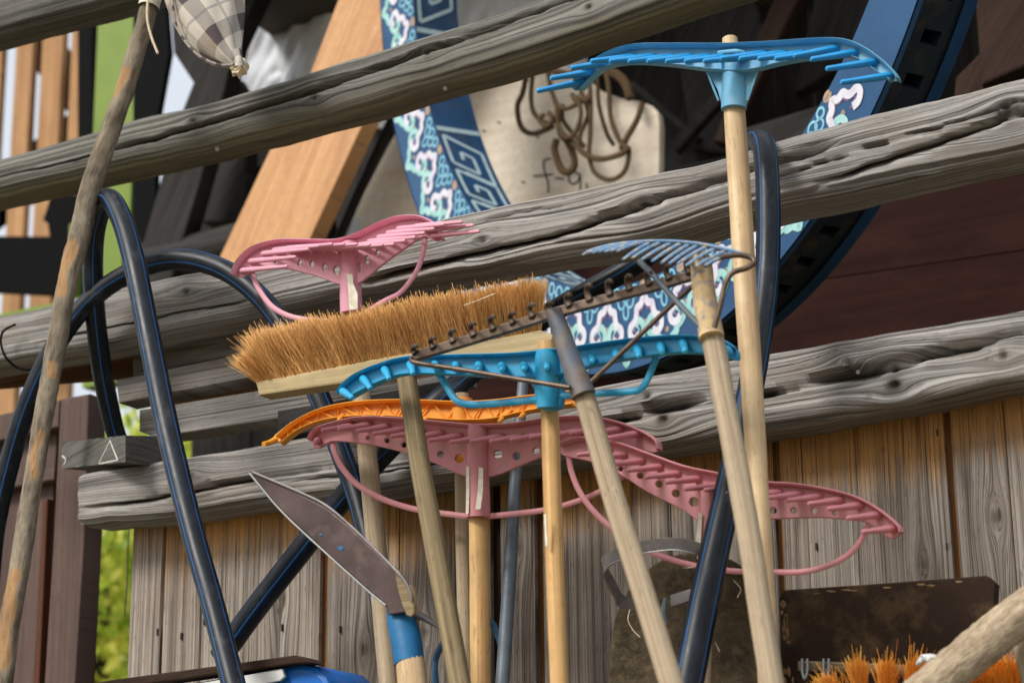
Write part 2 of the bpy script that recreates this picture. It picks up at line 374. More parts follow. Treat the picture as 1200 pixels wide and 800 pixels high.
M_paqua = plain('aqua paint', lin(150, 210, 228), lin(120, 190, 214), .5, 40, .05)
M_ringedge = plain('deep blue painted edge', lin(18, 64, 104), lin(14, 50, 84), .5, 9, .2, .001, .3)
M_pplum = plain('plum paint', lin(128, 96, 132), None, .5, 40, .05)
M_pgrey = plain('pale key paint', lin(168, 190, 194), lin(150, 172, 178), .5, 40, .05)
M_ptan = plain('tan dot paint', lin(186, 160, 136), None, .5, 40, .05)
M_ink = plain('black ink', lin(48, 40, 36), None, .8, 60, 0)
M_cratblue = plain('blue crate plastic', lin(14, 108, 196), lin(10, 94, 180), .35, 8, .05)
M_white = plain('white plastic', lin(222, 224, 220), None, .5, 20, .05)
M_soil = plain('trodden ground', lin(120, 108, 86), lin(92, 84, 66), .95, 4, .6, .02, .1, dust=lin(100, 110, 60), dust_amt=.5)
M_roofm = plain('roof sheet', lin(74, 68, 62), None, .8, 6, .2)
M_bluehose = plain('thin blue hose', lin(64, 110, 146), None, .45, 20, .05)
M_zinc = plain('grey zinc', lin(150, 150, 148), None, .4, 60, .1, .0005, .5, .5)
M_chalk = plain('chalk paint', lin(196, 192, 184), lin(150, 146, 140), .9, 120, .1, lo=.5, hi=.8)

def bristle_mat(name, a, b_):
    m, nt, b = mat(name); wx, wy = uvs(nt, 'W')
    c = mixc(nt, wx, a, b_); nt.links.new(c, b.inputs['Base Color']); b.inputs['Roughness'].default_value = .6
    b.inputs['Specular IOR Level'].default_value = .3
    return m
M_brist = bristle_mat('coco bristle', lin(170, 112, 52), lin(248, 198, 126))
M_brist_o = bristle_mat('orange bristle', lin(214, 122, 34), lin(255, 196, 92))
def leaf_mat():
    m, nt, b = mat('leaf'); wx, wy = uvs(nt, 'W')
    c = mixc(nt, wx, lin(128, 166, 40), lin(250, 244, 124)); nt.links.new(c, b.inputs['Base Color']); b.inputs['Roughness'].default_value = .5
    tr = N(nt, 'ShaderNodeBsdfTranslucent'); nt.links.new(c, tr.inputs[0]); mx = N(nt, 'ShaderNodeMixShader'); mx.inputs[0].default_value = .55
    nt.links.new(b.outputs[0], mx.inputs[1]); nt.links.new(tr.outputs[0], mx.inputs[2])
    nt.links.new(mx.outputs[0], nt.nodes['Material Output'].inputs[0]); return m
M_leaf = leaf_mat()
def rope_mat():
    m, nt, b = mat('twisted hemp rope'); u, v = uvs(nt)
    t = mathn(nt, 'SINE', mathn(nt, 'ADD', mathn(nt, 'MULTIPLY', u, 620.0), mathn(nt, 'MULTIPLY', v, 900.0)))
    n1 = noise(nt, comb(nt, mathn(nt, 'MULTIPLY', u, 300.0), mathn(nt, 'MULTIPLY', v, 300.0)), 1, 4)
    c = mixc(nt, ramp(nt, mathn(nt, 'ADD', n1, mathn(nt, 'MULTIPLY', t, .12)), .35, .65), lin(74, 58, 42), lin(140, 116, 88))
    nt.links.new(c, b.inputs['Base Color']); b.inputs['Roughness'].default_value = .95; b.inputs['Specular IOR Level'].default_value = .1
    bump(nt, b, mathn(nt, 'ADD', t, n1), .8, .003); return m
M_rope = rope_mat()
def hose_mat():
    m, nt, b = mat('black pipe with blue stripes'); u, v = uvs(nt); wx, wy = uvs(nt, 'W')
    fr = mathn(nt, 'FRACT', mathn(nt, 'ADD', mathn(nt, 'MULTIPLY', wx, 4.0), .12))
    st = mathn(nt, 'MULTIPLY', mathn(nt, 'GREATER_THAN', fr, .44), mathn(nt, 'LESS_THAN', fr, .52))
    n1 = noise(nt, comb(nt, mathn(nt, 'MULTIPLY', u, 30.0), mathn(nt, 'MULTIPLY', v, 60.0)), 1, 4)
    c = mixc(nt, ramp(nt, n1, .5, .75), lin(16, 22, 30), lin(34, 42, 52))
    n2 = noise(nt, comb(nt, mathn(nt, 'MULTIPLY', u, 14.0), mathn(nt, 'MULTIPLY', v, 40.0)), 1, 6, .7)
    c = mixc(nt, st, c, lin(30, 86, 140))
    c = mixc(nt, mathn(nt, 'MULTIPLY', ramp(nt, n2, .54, .72), .32), c, lin(112, 112, 110))
    nt.links.new(c, b.inputs['Base Color']); bump(nt, b, n2, .15, .001); b.inputs['Roughness'].default_value = .36; b.inputs['Specular IOR Level'].default_value = .3
    nt.links.new(mathn(nt, 'ADD', mathn(nt, 'MULTIPLY', n1, .3), .26), b.inputs['Roughness'])
    return m
M_hose = hose_mat()
def plaid_mat():
    m, nt, b = mat('plaid cotton'); u, v = uvs(nt)
    def stripes(x, per):
        f = mathn(nt, 'FRACT', mathn(nt, 'MULTIPLY', x, 1 / per))
        dk = mathn(nt, 'LESS_THAN', f, .34)
        ln = mathn(nt, 'MULTIPLY', mathn(nt, 'GREATER_THAN', f, .62), mathn(nt, 'LESS_THAN', f, .67))
        return dk, ln
    d1, l1 = stripes(u, .078); d2, l2 = stripes(v, .078)
    a = mathn(nt, 'MULTIPLY', mathn(nt, 'ADD', d1, d2), .5)
    c = mixc(nt, a, lin(210, 203, 190), lin(96, 87, 89))
    c = mixc(nt, mathn(nt, 'MULTIPLY', mathn(nt, 'MAXIMUM', l1, l2), .5), c, lin(112, 116, 130))
    wv = noise(nt, comb(nt, mathn(nt, 'MULTIPLY', u, 700.0), mathn(nt, 'MULTIPLY', v, 700.0)), 1, 2)
    st = noise(nt, comb(nt, mathn(nt, 'MULTIPLY', u, 14.0), mathn(nt, 'MULTIPLY', v, 14.0)), 1, 4)
    c = mixc(nt, mathn(nt, 'MULTIPLY', ramp(nt, st, .5, .75), .45), c, lin(158, 128, 84))
    nt.links.new(c, b.inputs['Base Color']); b.inputs['Roughness'].default_value = .9; b.inputs['Specular IOR Level'].default_value = .1
    bump(nt, b, wv, .3, .0006); return m
M_plaid = plaid_mat()

# ------------------------------------------------------------------ ground and shed shell
V, F = box((-200, -200, -.5), (200, 200, 0)); g = mk('ground', V, F[1:2], M_soil); tag(g, 'trodden earth in front of the shed', None, kind='structure')

# weathered rails: outline along the front plane, section rounded, grain flowing round knots, long drying cracks
def beam(name, top, bot, off, hd, mtl, parent=None, cracks=(), knots=(), seed=1, x0=None, x1=None, warm=0, n=420, m=120, sq=.5, rough=1.0):
    top = np.array(top, float); bot = np.array(bot, float)
    xs = np.linspace(x0 if x0 is not None else top[0, 0], x1 if x1 is not None else top[-1, 0], n)
    def itp(p):
        y = np.interp(xs, p[:, 0], p[:, 1]); k = np.hanning(31); k /= k.sum()
        yy = np.concatenate([y[0] + (np.arange(-15, 0)) * (y[1] - y[0]), y, y[-1] + np.arange(1, 16) * (y[-1] - y[-2])])
        return np.convolve(yy, k, 'valid')
    yt, yb = itp(top), itp(bot)
    wig = fbm(xs / 60, 0 * xs, seed) * 4 * rough; yt = yt + wig; yb = yb + fbm(xs / 50, 0 * xs + 5, seed + 3) * 4 * rough
    A = np.array([P(x, y, off) for x, y in zip(xs, yt)]); B = np.array([P(x, y, off) for x, y in zip(xs, yb)])
    mid = (A + B) / 2; hv = (A - B) / 2; L = np.concatenate([[0], np.cumsum(np.linalg.norm(np.diff(mid, axis=0), axis=1))])
    # section angle: 0 at back, pi at front; denser in front
    q = np.linspace(-1, 1, m + 1); ang = np.pi + np.pi * (np.sign(q) * np.abs(q) ** 1.35)
    cz = np.sin(ang); sy = np.cos(ang)             # cz: up, sy: +1 back, -1 front
    czs = np.sign(cz) * np.abs(cz) ** sq; sys_ = np.sign(sy) * np.abs(sy) ** sq
    hl = np.linalg.norm(hv, axis=1)
    uu = np.repeat(L[:, None], m + 1, 1); arc = np.concatenate([[0], np.cumsum(np.hypot(np.diff(czs) * hl.mean(), np.diff(sys_) * hd))])
    vv = np.repeat(arc[None], n, 0)
    kn = np.zeros((n, m + 1)); dv = np.zeros((n, m + 1)); dep = np.zeros((n, m + 1))
    tt = np.repeat(-czs[None], n, 0)               # -1 top .. 1 bottom
    front = np.repeat((sys_ < .2)[None], n, 0)
    for (kx, kt, kr) in knots:                     # kr metres
        ul = np.interp(kx, xs, L); j = np.argmin(np.abs(-czs - kt) + (sys_ > 0) * 9); vl = arc[j]
        du = (uu - ul) * .45; d_v = vv - vl; r2 = du ** 2 + d_v ** 2; r = np.sqrt(r2) + 1e-6
        out = d_v * (-kr ** 2 * 1.9 / (r2 + kr ** 2 * 1.3)); dv += out * np.exp(-(r / (kr * 3.2)) ** 2)
        r_in = np.hypot(uu - ul, d_v)
        kn = np.maximum(kn, np.exp(-(r_in / (kr * .55)) ** 2) * .85); dep += np.exp(-(r_in / (kr * .35)) ** 2) * kr * .5 - np.exp(-(r_in / (kr * 1.3)) ** 2) * kr * .18
    gv = vv + dv * .8 + fbm(uu * 2.2, vv * 9, seed + 7) * .006
    d = fbm(uu * 1.0, gv * 60, seed, 3) * .0025 * rough + fbm(uu * 1.6, gv * 200, seed + 2, 2) * .006 * rough + fbm(uu * 3, vv * 9, seed + 4, 3) * .008 * rough
    d -= dep
    for ck in cracks:                              # [(px, t)], width m, depth m
        pts, wd, dp = ck; pts = np.array(pts, float)
        tc = np.interp(xs, pts[:, 0], pts[:, 1], left=99, right=99); ok = tc < 50
        tcn = tc + fbm(xs / 25, 0 * xs, seed + 9) * .12
        fade = np.clip(np.minimum(xs - pts[0, 0], pts[-1, 0] - xs) / 50, 0, 1)
        # to arc coordinate
        fr_idx = np.where((ang > np.pi / 2 * 1.0) & (ang < np.pi * 1.5))[0]
        order = fr_idx[np.argsort(-czs[fr_idx])]
        va = np.interp(np.clip(tcn, -1, 1), -czs[order], arc[order])
        e = np.exp(-((vv - va[:, None]) / (wd * (.6 + .6 * vn(xs / 40, 0 * xs, seed))[:, None])) ** 2) * (fade * ok)[:, None] * front
        d -= e * dp; kn = np.maximum(kn, np.clip(e * 2 - 1.0, 0, .75))  # groove also coloured dark, standing in for the shade inside the crack
    rad = 1 + d / hd
    radz = 1 + d / hl.mean()
    V = mid[:, None] + hv[:, None] * (czs[None] * radz)[..., None] + np.array([0, 1, 0])[None, None] * (hd * sys_[None] * rad)[..., None]
    wx = np.clip((tt - .15) * 1.1, 0, 1) * warm + (np.abs(tt) > 2)
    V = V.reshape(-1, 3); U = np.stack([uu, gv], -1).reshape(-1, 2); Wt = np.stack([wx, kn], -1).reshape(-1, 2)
    F = [(i * (m + 1) + j, i * (m + 1) + j + 1, (i + 1) * (m + 1) + j + 1, (i + 1) * (m + 1) + j) for i in range(n - 1) for j in range(m)]
    for i in (0, n - 1):
        c = len(V); V = np.vstack([V, mid[i]]); U = np.vstack([U, [[.0, .0]]]); Wt = np.vstack([Wt, [[0, .3]]])
        b0 = i * (m + 1)
        F += [(b0 + j, c, b0 + j + 1) if i else (b0 + j + 1, c, b0 + j) for j in range(m)]
    return mk(name, V, F, mtl, parent, U, Wt, angle=60)

RG = 'weathered grey rails across the shed front'
o = beam('wooden_rail', [(-60, -10), (0, -22), (120, -50), (260, -80)], [(-60, 66), (0, 52), (165, 7), (260, -22)], .02, .045, M_rail_d, seed=5, warm=.3, n=120)
tag(o, 'dark rail crossing the top left corner above the tan slats', 'rail', RG)
o = beam('wooden_rail', [(-60, 214), (0, 196), (150, 153), (300, 112), (450, 67), (600, 20), (720, -16), (900, -75)],
         [(-60, 254), (0, 240), (150, 206), (300, 172), (450, 133), (600, 88), (750, 37), (900, -12)], .02, .046, M_rail_d, seed=11, warm=.85, sq=.75,
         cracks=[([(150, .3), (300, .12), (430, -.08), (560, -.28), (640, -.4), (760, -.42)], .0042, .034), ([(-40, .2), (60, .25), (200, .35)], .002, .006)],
         knots=[(388, .35, .011), (519, -.1, .011), (707, 0.1, .011), (247, -.1, .012)])
tag(o, 'long round rail with a dark crack sloping up above the orange board', 'rail', RG)
o = beam('wooden_rail', [(-60, 392), (0, 378), (60, 371), (130, 351), (250, 327), (330, 309), (430, 291), (560, 260), (600, 249), (700, 228), (850, 199), (907, 178), (1050, 139), (1200, 104), (1300, 78)],
         [(-60, 450), (0, 437), (80, 424), (160, 410), (300, 383), (430, 352), (520, 338), (600, 322), (750, 296), (850, 270), (905, 256), (1050, 226), (1200, 192), (1300, 170)], .02, .048, M_rail, seed=21, warm=.15,
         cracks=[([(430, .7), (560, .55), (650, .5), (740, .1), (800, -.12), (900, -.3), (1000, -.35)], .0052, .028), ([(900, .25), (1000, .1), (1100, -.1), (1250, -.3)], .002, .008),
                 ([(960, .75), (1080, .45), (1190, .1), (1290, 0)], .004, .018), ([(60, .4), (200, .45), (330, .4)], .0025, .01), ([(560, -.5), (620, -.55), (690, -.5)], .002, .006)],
         knots=[(1192, -.1, .02), (770, -.05, .016), (585, .1, .014), (240, -.3, .012)])
tag(o, 'thick grey rail behind the pale handle, running the full width of the photo', 'rail', RG)
o = beam('wooden_rail', [(116, 562), (150, 555), (220, 545), (300, 533), (370, 520), (480, 503), (560, 493), (640, 482), (700, 463), (830, 437), (905, 424), (1000, 405), (1100, 390), (1200, 372), (1300, 354)],
         [(116, 618), (200, 613), (300, 598), (480, 579), (620, 558), (700, 541), (820, 525), (900, 509), (1000, 493), (1100, 477), (1200, 456), (1300, 438)], .03, .048, M_rail, seed=31, warm=0.0, sq=.36,
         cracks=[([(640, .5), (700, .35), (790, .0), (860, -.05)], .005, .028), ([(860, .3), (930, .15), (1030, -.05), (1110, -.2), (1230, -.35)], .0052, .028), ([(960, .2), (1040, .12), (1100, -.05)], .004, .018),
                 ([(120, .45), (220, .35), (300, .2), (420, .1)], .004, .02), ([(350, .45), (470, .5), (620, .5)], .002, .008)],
         knots=[(777, -.35, .012), (245, -.2, .016), (795, .35, .018), (1008, -.25, .010), (1058, .0, .012), (1188, .3, .012), (1062, .55, .022)])
tag(o, 'split grey rail along the top of the plank wall', 'rail', RG)

# plank wall under the lowest rail
wall = thing('plank_wall', 'wall of upright weathered boards below the lowest rail', 'wall', P(640, 1200, 0))
RB = np.array([(116, 618), (200, 613), (300, 598), (480, 579), (620, 558), (700, 541), (820, 525), (900, 509), (1000, 493), (1100, 477), (1200, 456), (1300, 438)], float)
def wplank(xa, xb, seed, knots=(), warm=1.0, shade=0, wl=80):
    nu, nv = 150, 30
    za = P((xa + xb) / 2, np.interp((xa + xb) / 2, RB[:, 0], RB[:, 1]) - 35, 0)[2]
    X0 = P(xa, 640, 0)[0]; X1 = P(xb, 640, 0)[0]
    zz = za - np.linspace(0, 1, nu) ** 1.7 * (za - .06); vv = np.linspace(0, 1, nv)
    lean = -.012
    UU, VV = np.meshgrid(zz, X0 + (X1 - X0) * vv, indexing='ij')
    kn = np.zeros_like(UU); dv = np.zeros_like(UU)
    for kx, ky, kr in knots:
        k = P(kx, ky, 0); du = (UU - k[2]) * .35; d_v = VV - k[0]; r2 = du ** 2 + d_v ** 2
        dv += d_v * (-kr ** 2 * 3 / (r2 + kr ** 2 * 1.2)) * np.exp(-r2 / (kr * 3) ** 2); kn = np.maximum(kn, np.exp(-(np.hypot(UU - k[2], d_v) / (kr * .6)) ** 2) * .7)
    g = VV + dv * .6 + fbm(UU * 1.7, VV * 6, seed) * .008
    y = fbm(UU * 3, g * 60, seed + 1) * .003 + fbm(UU * 1.2, VV * 4, seed + 2) * .005
    edge = np.minimum(vv, 1 - vv) * (X1 - X0)
    y = y + np.where(edge < .002, .0025, 0)[None]
    # weather mask: how far below the rail (protected from rain)
    wm = np.zeros_like(UU); xp = (xa + xb) / 2
    ztop = P(xp, np.interp(xp, RB[:, 0], RB[:, 1]), 0)[2]; zr = MPP(xp, 600, 0) * wl
    wm = np.clip(1.12 - (ztop - UU) / zr, 0, 1.1) * warm
    ml = np.clip(fbm(VV * 38, UU * 5, seed + 4, 4) * 3.2 - .15, 0, 1) * np.exp(-((wm - .32) / .3) ** 2) * np.clip((xa - 700) / 200, .25, 1); kn = np.maximum(kn, ml * .75)
    Vf = np.stack([VV + (UU - za) * lean * -1 * 0 - (za - UU) * lean * -1, y + 0 * UU, UU], -1)
    t = .012
    Vb = Vf.copy(); Vb[..., 1] = t
    V = np.concatenate([Vf.reshape(-1, 3), Vb.reshape(-1, 3)]); n0 = nu * nv
    U = np.concatenate([np.stack([UU, g], -1).reshape(-1, 2)] * 2); Wt = np.concatenate([np.stack([wm, kn], -1).reshape(-1, 2)] * 2)
    F = [(i * nv + j, (i + 1) * nv + j, (i + 1) * nv + j + 1, i * nv + j + 1) for i in range(nu - 1) for j in range(nv - 1)]
    for i in range(nu - 1):
        for j in (0, nv - 1):
            a, b = i * nv + j, (i + 1) * nv + j; f = (a, a + n0, b + n0, b); F.append(f if j == 0 else f[::-1])
    for j in range(nv - 1):
        F.append((j, j + 1, j + 1 + n0, j + n0))
    return mk('plank', V, F, M_plank, wall, U, Wt, angle=50)
for i, (a, b, kn, wm, wl) in enumerate([(156, 192, (), .5, 90), (194, 238, (), .75, 110), (239, 375, [(330, 700, .012)], .8, 90), (384, 467, [(430, 760, .012)], .9, 120), (468.5, 540, [(500, 740, .012)], .9, 140),
                               (541, 575, (), .9, 140), (587, 627, [(607, 640, .012)], .8, 90), (637, 741, (), .95, 120), (742, 787, (), .9, 100), (788.5, 911, (), .95, 110), (919, 1010, (), 1.0, 115),
                               (1011, 1117, [(1085, 660, .009)], 1.0, 120), (1126, 1190, [(1170, 605, .012)], 1.0, 110), (1191, 1290, (), 1.0, 110)]):
    wplank(a, b, 40 + i * 5, kn, wm, wl=wl)
for x, wd in ((379, 12), (581, 14), (632, 12), (915, 12), (1121.5, 12)):
    p = P(x, 640, 0); hw = wd * MPP(x, 640, 0); zt = P(x, np.interp(x, RB[:, 0], RB[:, 1]) - 35, 0)[2]
    V, F = box((p[0] - hw, .0145, .06), (p[0] + hw, .035, zt))
    V[:, 0] += (zt - V[:, 2]) * .012
    mk('batten', V, F, M_oldb if x == 581 else M_batten2, wall, np.stack([V[:, 2], V[:, 0] + V[:, 1]], 1), smooth=False)
for x, y in ((240, 728), (331, 735), (399, 737), (185, 740), (213, 745), (1099, 507), (957, 640), (1110, 640), (566, 672)):   # nail holes
    h = P(x, y, 0); k = MPP(x, y, 0)
    Vn, Fn = box((h[0] - k * .9, -.0025, h[2] - k * 4), (h[0] + k * .9, .004, h[2] + k * 4)); mk('nail_slot', Vn, Fn, M_ink, wall, smooth=False)

# shed shell: posts, roof and back wall (the roof is out of view, added to shade the inside)
XL, XR = P(150, 300, -.8)[0] - .3, 1.6
roof = thing('shade_roof', 'unseen roof added to shade the stored boards', 'roof', (0, 1.3, 3.3))
for i in range(6):
    xa = XL + (XR - XL) * i / 6; xb = XL + (XR - XL) * (i + 1) / 6 - .006
    V, F = box((xa, 1.15, 3.27), (xb, 2.3, 3.3)); V[:, 2] += (V[:, 1]) * -.05; mk('shade_roof_panel', V, F, M_roofm, roof, smooth=False)
back = thing('back_wall', 'dark boarded back wall deep inside the shed', 'wall', (0, 2.2, 0))
xg = P(235, 100, -2.2)[0]
x = xg; i = 0
while x < XR + 2.2:
    wdt = .2 + .06 * random.random()
    V, F = box((x, 2.2 + .01 * random.random(), .0), (x + wdt - .008, 2.23, 3.16)); mk('plank', V, F, M_old, back, np.stack([V[:, 2], V[:, 0]], 1), smooth=False); x += wdt
side = thing('side_post', 'dark corner post of the shed beside the green post', 'post', P(168, 300, -1.4) * [1, 1, 0])
def pplate(poly, off, th, m_, parent, name, tilt=0, holes=(), smooth=0, bevel=.001, rot=None):
    V, F, U, Wt = plate(poly, off, th, holes, smooth, bevel, tilt)
    if rot is not None: c, s = math.cos(rot), math.sin(rot); U = np.stack([U[:, 0] * c + U[:, 1] * s, -U[:, 0] * s + U[:, 1] * c], 1)
    return mk(name, V, F, m_, parent, U, Wt, angle=30)
pplate([(156, -40), (190, -40), (198, 62), (182, 150), (182, 420), (156, 420)], -1.5, .02, M_black, side, 'post', rot=math.pi / 2)

# ------------------------------------------------------------------ far left: slat fence, green frame, trees
fen = thing('slat_fence', 'fence of upright tan slats against the white sky', 'fence', P(50, 400, -2.6) * [1, 1, 0])
zt, zb = P(40, -60, -2.6)[2], .0
for (a, b) in ((-62, -30), (-24, -6), (11, 30.5), (42, 66), (77, 90.5)):
    xa, xb = P(a, 200, -2.6)[0], P(b, 200, -2.6)[0]
    V, F = box((xa, 2.6, .05), (xb, 2.63, zt)); V[:, 0] += 0; mk('slat', V, F, M_slat, fen, np.stack([V[:, 2], V[:, 0]], 1), smooth=False)
for poly in ([(-70, -142), (100, 86), (100, 160), (-70, -68)], [(-70, 250), (100, 118), (100, 186), (-70, 318)]):
    pplate(poly, -2.67, .02, M_black, fen, 'brace')
pplate([(-80, 276), (58, 277), (56, 262), (50, 258), (60, 228), (100, 228), (82, 346), (-80, 338)], -2.3, .03, M_black, None, 'hanging_panel')
tag(bpy.data.objects['hanging_panel'], 'black panel hanging across the lower part of the tan slats', 'panel')
gp = thing('green_frame', 'lime green painted post with a green sill', 'post', P(130, 400, -1.75) * [1, 1, 0])
def vbox(xa, xb, ya, yb, off, th, m_, parent, name):
    a, b = P(xa, (ya + yb) / 2, off), P(xb, (ya + yb) / 2, off); z0, z1 = P((xa + xb) / 2, yb, off)[2], P((xa + xb) / 2, ya, off)[2]
    V, F = box((a[0], -off, z0), (b[0], -off + th, z1)); return mk(name, V, F, m_, parent, smooth=False)
vbox(108, 155, -80, 448, -1.75, .05, M_green, gp, 'post'); vbox(-90, 107, 366, 398, -1.75, .05, M_green, gp, 'sill'); vbox(79, 88, 262, 365, -1.8, .03, M_green, gp, 'stile')
dp = pplate([(91, -40), (107.5, -40), (107.5, 420), (91, 420)], -2.2, .05, M_black, None, 'dark_post'); tag(dp, 'black post between the tan slats and the green post', 'post')

def crown(c, r, n, seed, size=.07):
    rg = np.random.default_rng(seed)
    cl = rg.normal(size=(26, 3)); cl /= np.linalg.norm(cl, axis=1)[:, None]; cl = cl * rg.uniform(.35, .95, (26, 1)) * r + c
    k = rg.integers(0, 26, n); p = cl[k] + rg.normal(size=(n, 3)) * np.array(r) * .17
    a = rg.normal(size=(n, 3)); a /= np.linalg.norm(a, axis=1)[:, None]; b = np.cross(a, rg.normal(size=(n, 3))); b /= np.linalg.norm(b, axis=1)[:, None]
    s = rg.uniform(.6, 1.3, (n, 1)) * size
    V = np.stack([p - a * s, p + b * s * .45, p + a * s, p - b * s * .45], 1).reshape(-1, 3)
    F = [(4 * i, 4 * i + 1, 4 * i + 2, 4 * i + 3) for i in range(n)]
    wv = np.repeat(np.clip(rg.normal(.5, .3, n) + (k % 5) * .08 - .16, 0, 1), 4)
    return V, F, np.zeros((len(V), 2)), np.stack([wv, wv * 0], 1)
for i, (px, py, off, r, lab) in enumerate([(118, 690, -5.2, (1.3, 1.0, 1.0), 'yellow green leafy tree in the gap beside the brown gate'),
                                           (40, 640, -6.6, (1.6, 1.3, 1.25), 'green leafy tree behind the brown gate'),
                                           (170, 830, -8.5, (2.2, 1.6, 1.4), 'darker tree far behind the plank wall')]):
    c = P(px, py, off); ytop = P(px, 462 if i < 2 else 560, off)[2]
    r = np.array(r); c[2] = ytop - r[2] * 1.1
    t = thing('broadleaf_tree', lab, 'tree', (c[0], c[1], 0), 'trees beyond the gate')
    V, F, U, Wt = sweep([(c[0], c[1], 0), (c[0] + .03, c[1], c[2] * .5), (c[0] - .02, c[1], c[2]), (c[0], c[1], c[2] + r[2] * .6)], [.11, .09, .07, .02], 10); mk('trunk', V, F, M_old, t, U, Wt)
    V, F, U, Wt = crown(c, r, 7500, 60 + i, .052); mk('crown', V, F, M_leaf, t, U, Wt, smooth=False)
    # low undergrowth skirt
    V, F, U, Wt = crown(np.array([c[0], c[1], .7]), np.array([r[0], r[1], .8]), 4500, 80 + i, .055); mk('low_branches', V, F, M_leaf, t, U, Wt, smooth=False)
V, F, U, Wt = tube([(153, 600, -.35), (150, 640, -.35), (149, 680, -.35), (146, 722, -.35)], .8, 6, 6); o = mk('dry_twig', V, F, M_rust, None, U, Wt); tag(o, 'thin dry twig hanging in the green gap', 'twig')

# gate
gt = thing('panel_gate', 'brown panelled wooden gate at the left edge', 'gate', P(60, 1200, -.25) * [1, 1, 0])
GO = -.3
def gbox(xa, xb, ya, yb, d0, d1, m_, nm, slope=True):
    c = [P(xa, ya, GO), P(xb, ya, GO), P(xb, yb, GO), P(xa, yb, GO)]
    q = np.array(c); Vf = q.copy(); Vf[:, 1] = -GO - d1; Vb = q.copy(); Vb[:, 1] = -GO - d0
    V = np.vstack([Vf, Vb]); F = [(0, 3, 2, 1), (4, 5, 6, 7), (0, 1, 5, 4), (1, 2, 6, 5), (2, 3, 7, 6), (3, 0, 4, 7)]
    return mk(nm, V, F, m_, gt, np.stack([V[:, 2], V[:, 0]], 1), smooth=False)
def gpoly(poly, d1, th, m_, nm):
    V, F, U, Wt = plate(poly, GO + d1, th, (), 0, .003); return mk(nm, V, F, m_, gt, U[:, ::-1], Wt, angle=30)
gpoly([(71, 467), (104, 461), (98, 640), (84, 860), (48, 860), (62, 640)], .03, .05, M_gate, 'stile')
gpoly([(104.5, 461), (109, 464), (109, 600), (95, 860), (85, 860), (98.6, 640)], .0, .03, M_gate_d, 'edge_board')
gpoly([(-60, 500), (70, 468), (68, 500), (-60, 530)], .024, .04, M_gate, 'rail')
gpoly([(-60, 570), (64, 548), (63, 562), (-60, 585)], .024, .04, M_gate, 'rail')
gpoly([(-60, 528), (68, 498), (64, 550), (-60, 572)], -.002, .03, M_gate, 'panel')
gpoly([(-60, 584), (63, 561), (60, 640), (46, 860), (-60, 860)], -.002, .03, M_gate, 'panel')
gpoly([(50, 585), (56, 584), (43, 860), (35, 860)], .012, .03, M_gate_d, 'moulding')
gpoly([(-10, 592), (-4, 591), (-20, 860), (-28, 860)], .012, .03, M_gate_d, 'moulding')

# dark brown beam under the left end of the long rail, and the stacked board ends
def rod(poly, off, th, m_, name, label, cat, group=None, rot=0.0, tilt=0, parent=None, bevel=.002):
    o = pplate(poly, off, th, m_, parent, name, tilt, bevel=bevel, rot=rot)
    if label: tag(o, label, cat, group)
    return o
rod([(-60, 440), (160, 405), (160, 440), (40, 449), (-60, 458)], -.06, .02, M_batten, 'brown_beam', 'dark brown beam tucked under the left end of the thick rail', 'beam')
SB = 'grey board ends stacked between the rails'
rod([(155, 414), (186, 407), (300, 384), (520, 335), (520, 372), (300, 412), (270, 416), (156, 441)], -.03, .05, M_rail, 'board', 'upper stacked grey board just below the thick rail', 'board', SB, 0)
rod([(136, 445), (270, 417), (300, 410), (480, 372), (480, 402), (296, 441), (196, 461), (139, 472)], -.0, .05, M_rail, 'board', 'second stacked grey board whose square end sticks out by the pipe', 'board', SB, 0)
rod([(163, 480), (300, 458), (540, 412), (540, 446), (420, 474), (324, 490), (181, 512), (163, 505)], -.005, .05, M_rail, 'board', 'third stacked grey board behind the orange rake', 'board', SB, 0)
rod([(200, 462), (480, 402), (480, 424), (200, 482)], -.09, .03, M_orangeboard, 'board', 'orange wood strip between the stacked grey boards', 'board', SB, 0)
rod([(325, 481), (430, 463), (520, 446), (520, 480), (430, 497), (325, 511)], .045, .04, M_old, 'dark_block', 'short dark wooden block behind the left end of the orange rake', 'block', None, .17)
# bracket beam with a chalk triangle: near corner at x=147
def quadprism(top, bot, name, m_, parent=None):
    A, B = W3(top), W3(bot); n = len(A); V = np.vstack([A, B]); F = [tuple(range(n))[::-1], tuple(range(n, 2 * n))] + [(i, (i + 1) % n, n + (i + 1) % n, n + i) for i in range(n)]
    U = np.stack([V[:, 0] - V[:, 1], V[:, 2]], 1); return mk(name, V, F, m_, parent, U, smooth=False)
brk = thing('bracket_beam', 'short dark beam end marked with a chalk triangle', 'beam', P(140, 552, .1))
quadprism([(72, 518, .0), (147, 510, .13), (200, 511, .03), (150, 520, -.1)], [(72, 549, .0), (147, 541, .13), (200, 549, .03), (150, 555, -.1)], 'beam', M_rail_d, brk)
tri = [(116, 543), (129, 516), (138, 539)]
def onface(x, y): return (x, y, .0 + (x - 72) / 75 * .13 + .0015)
for a, b in ((tri[0], tri[1]), (tri[1], tri[2]), (tri[2], tri[0])):
    V, F, U, Wt = tube([onface(*a), onface(*b)], 1.0, 3, 6, flat=(.5, 1)); mk('chalk_mark', V, F, M_chalk, brk, U, Wt)
V, F, U, Wt = tube([onface(73, 534), onface(77, 538), onface(75, 544)], 1.2, 4, 6, flat=(.5, 1)); mk('chalk_mark', V, F, M_chalk, brk, U, Wt)

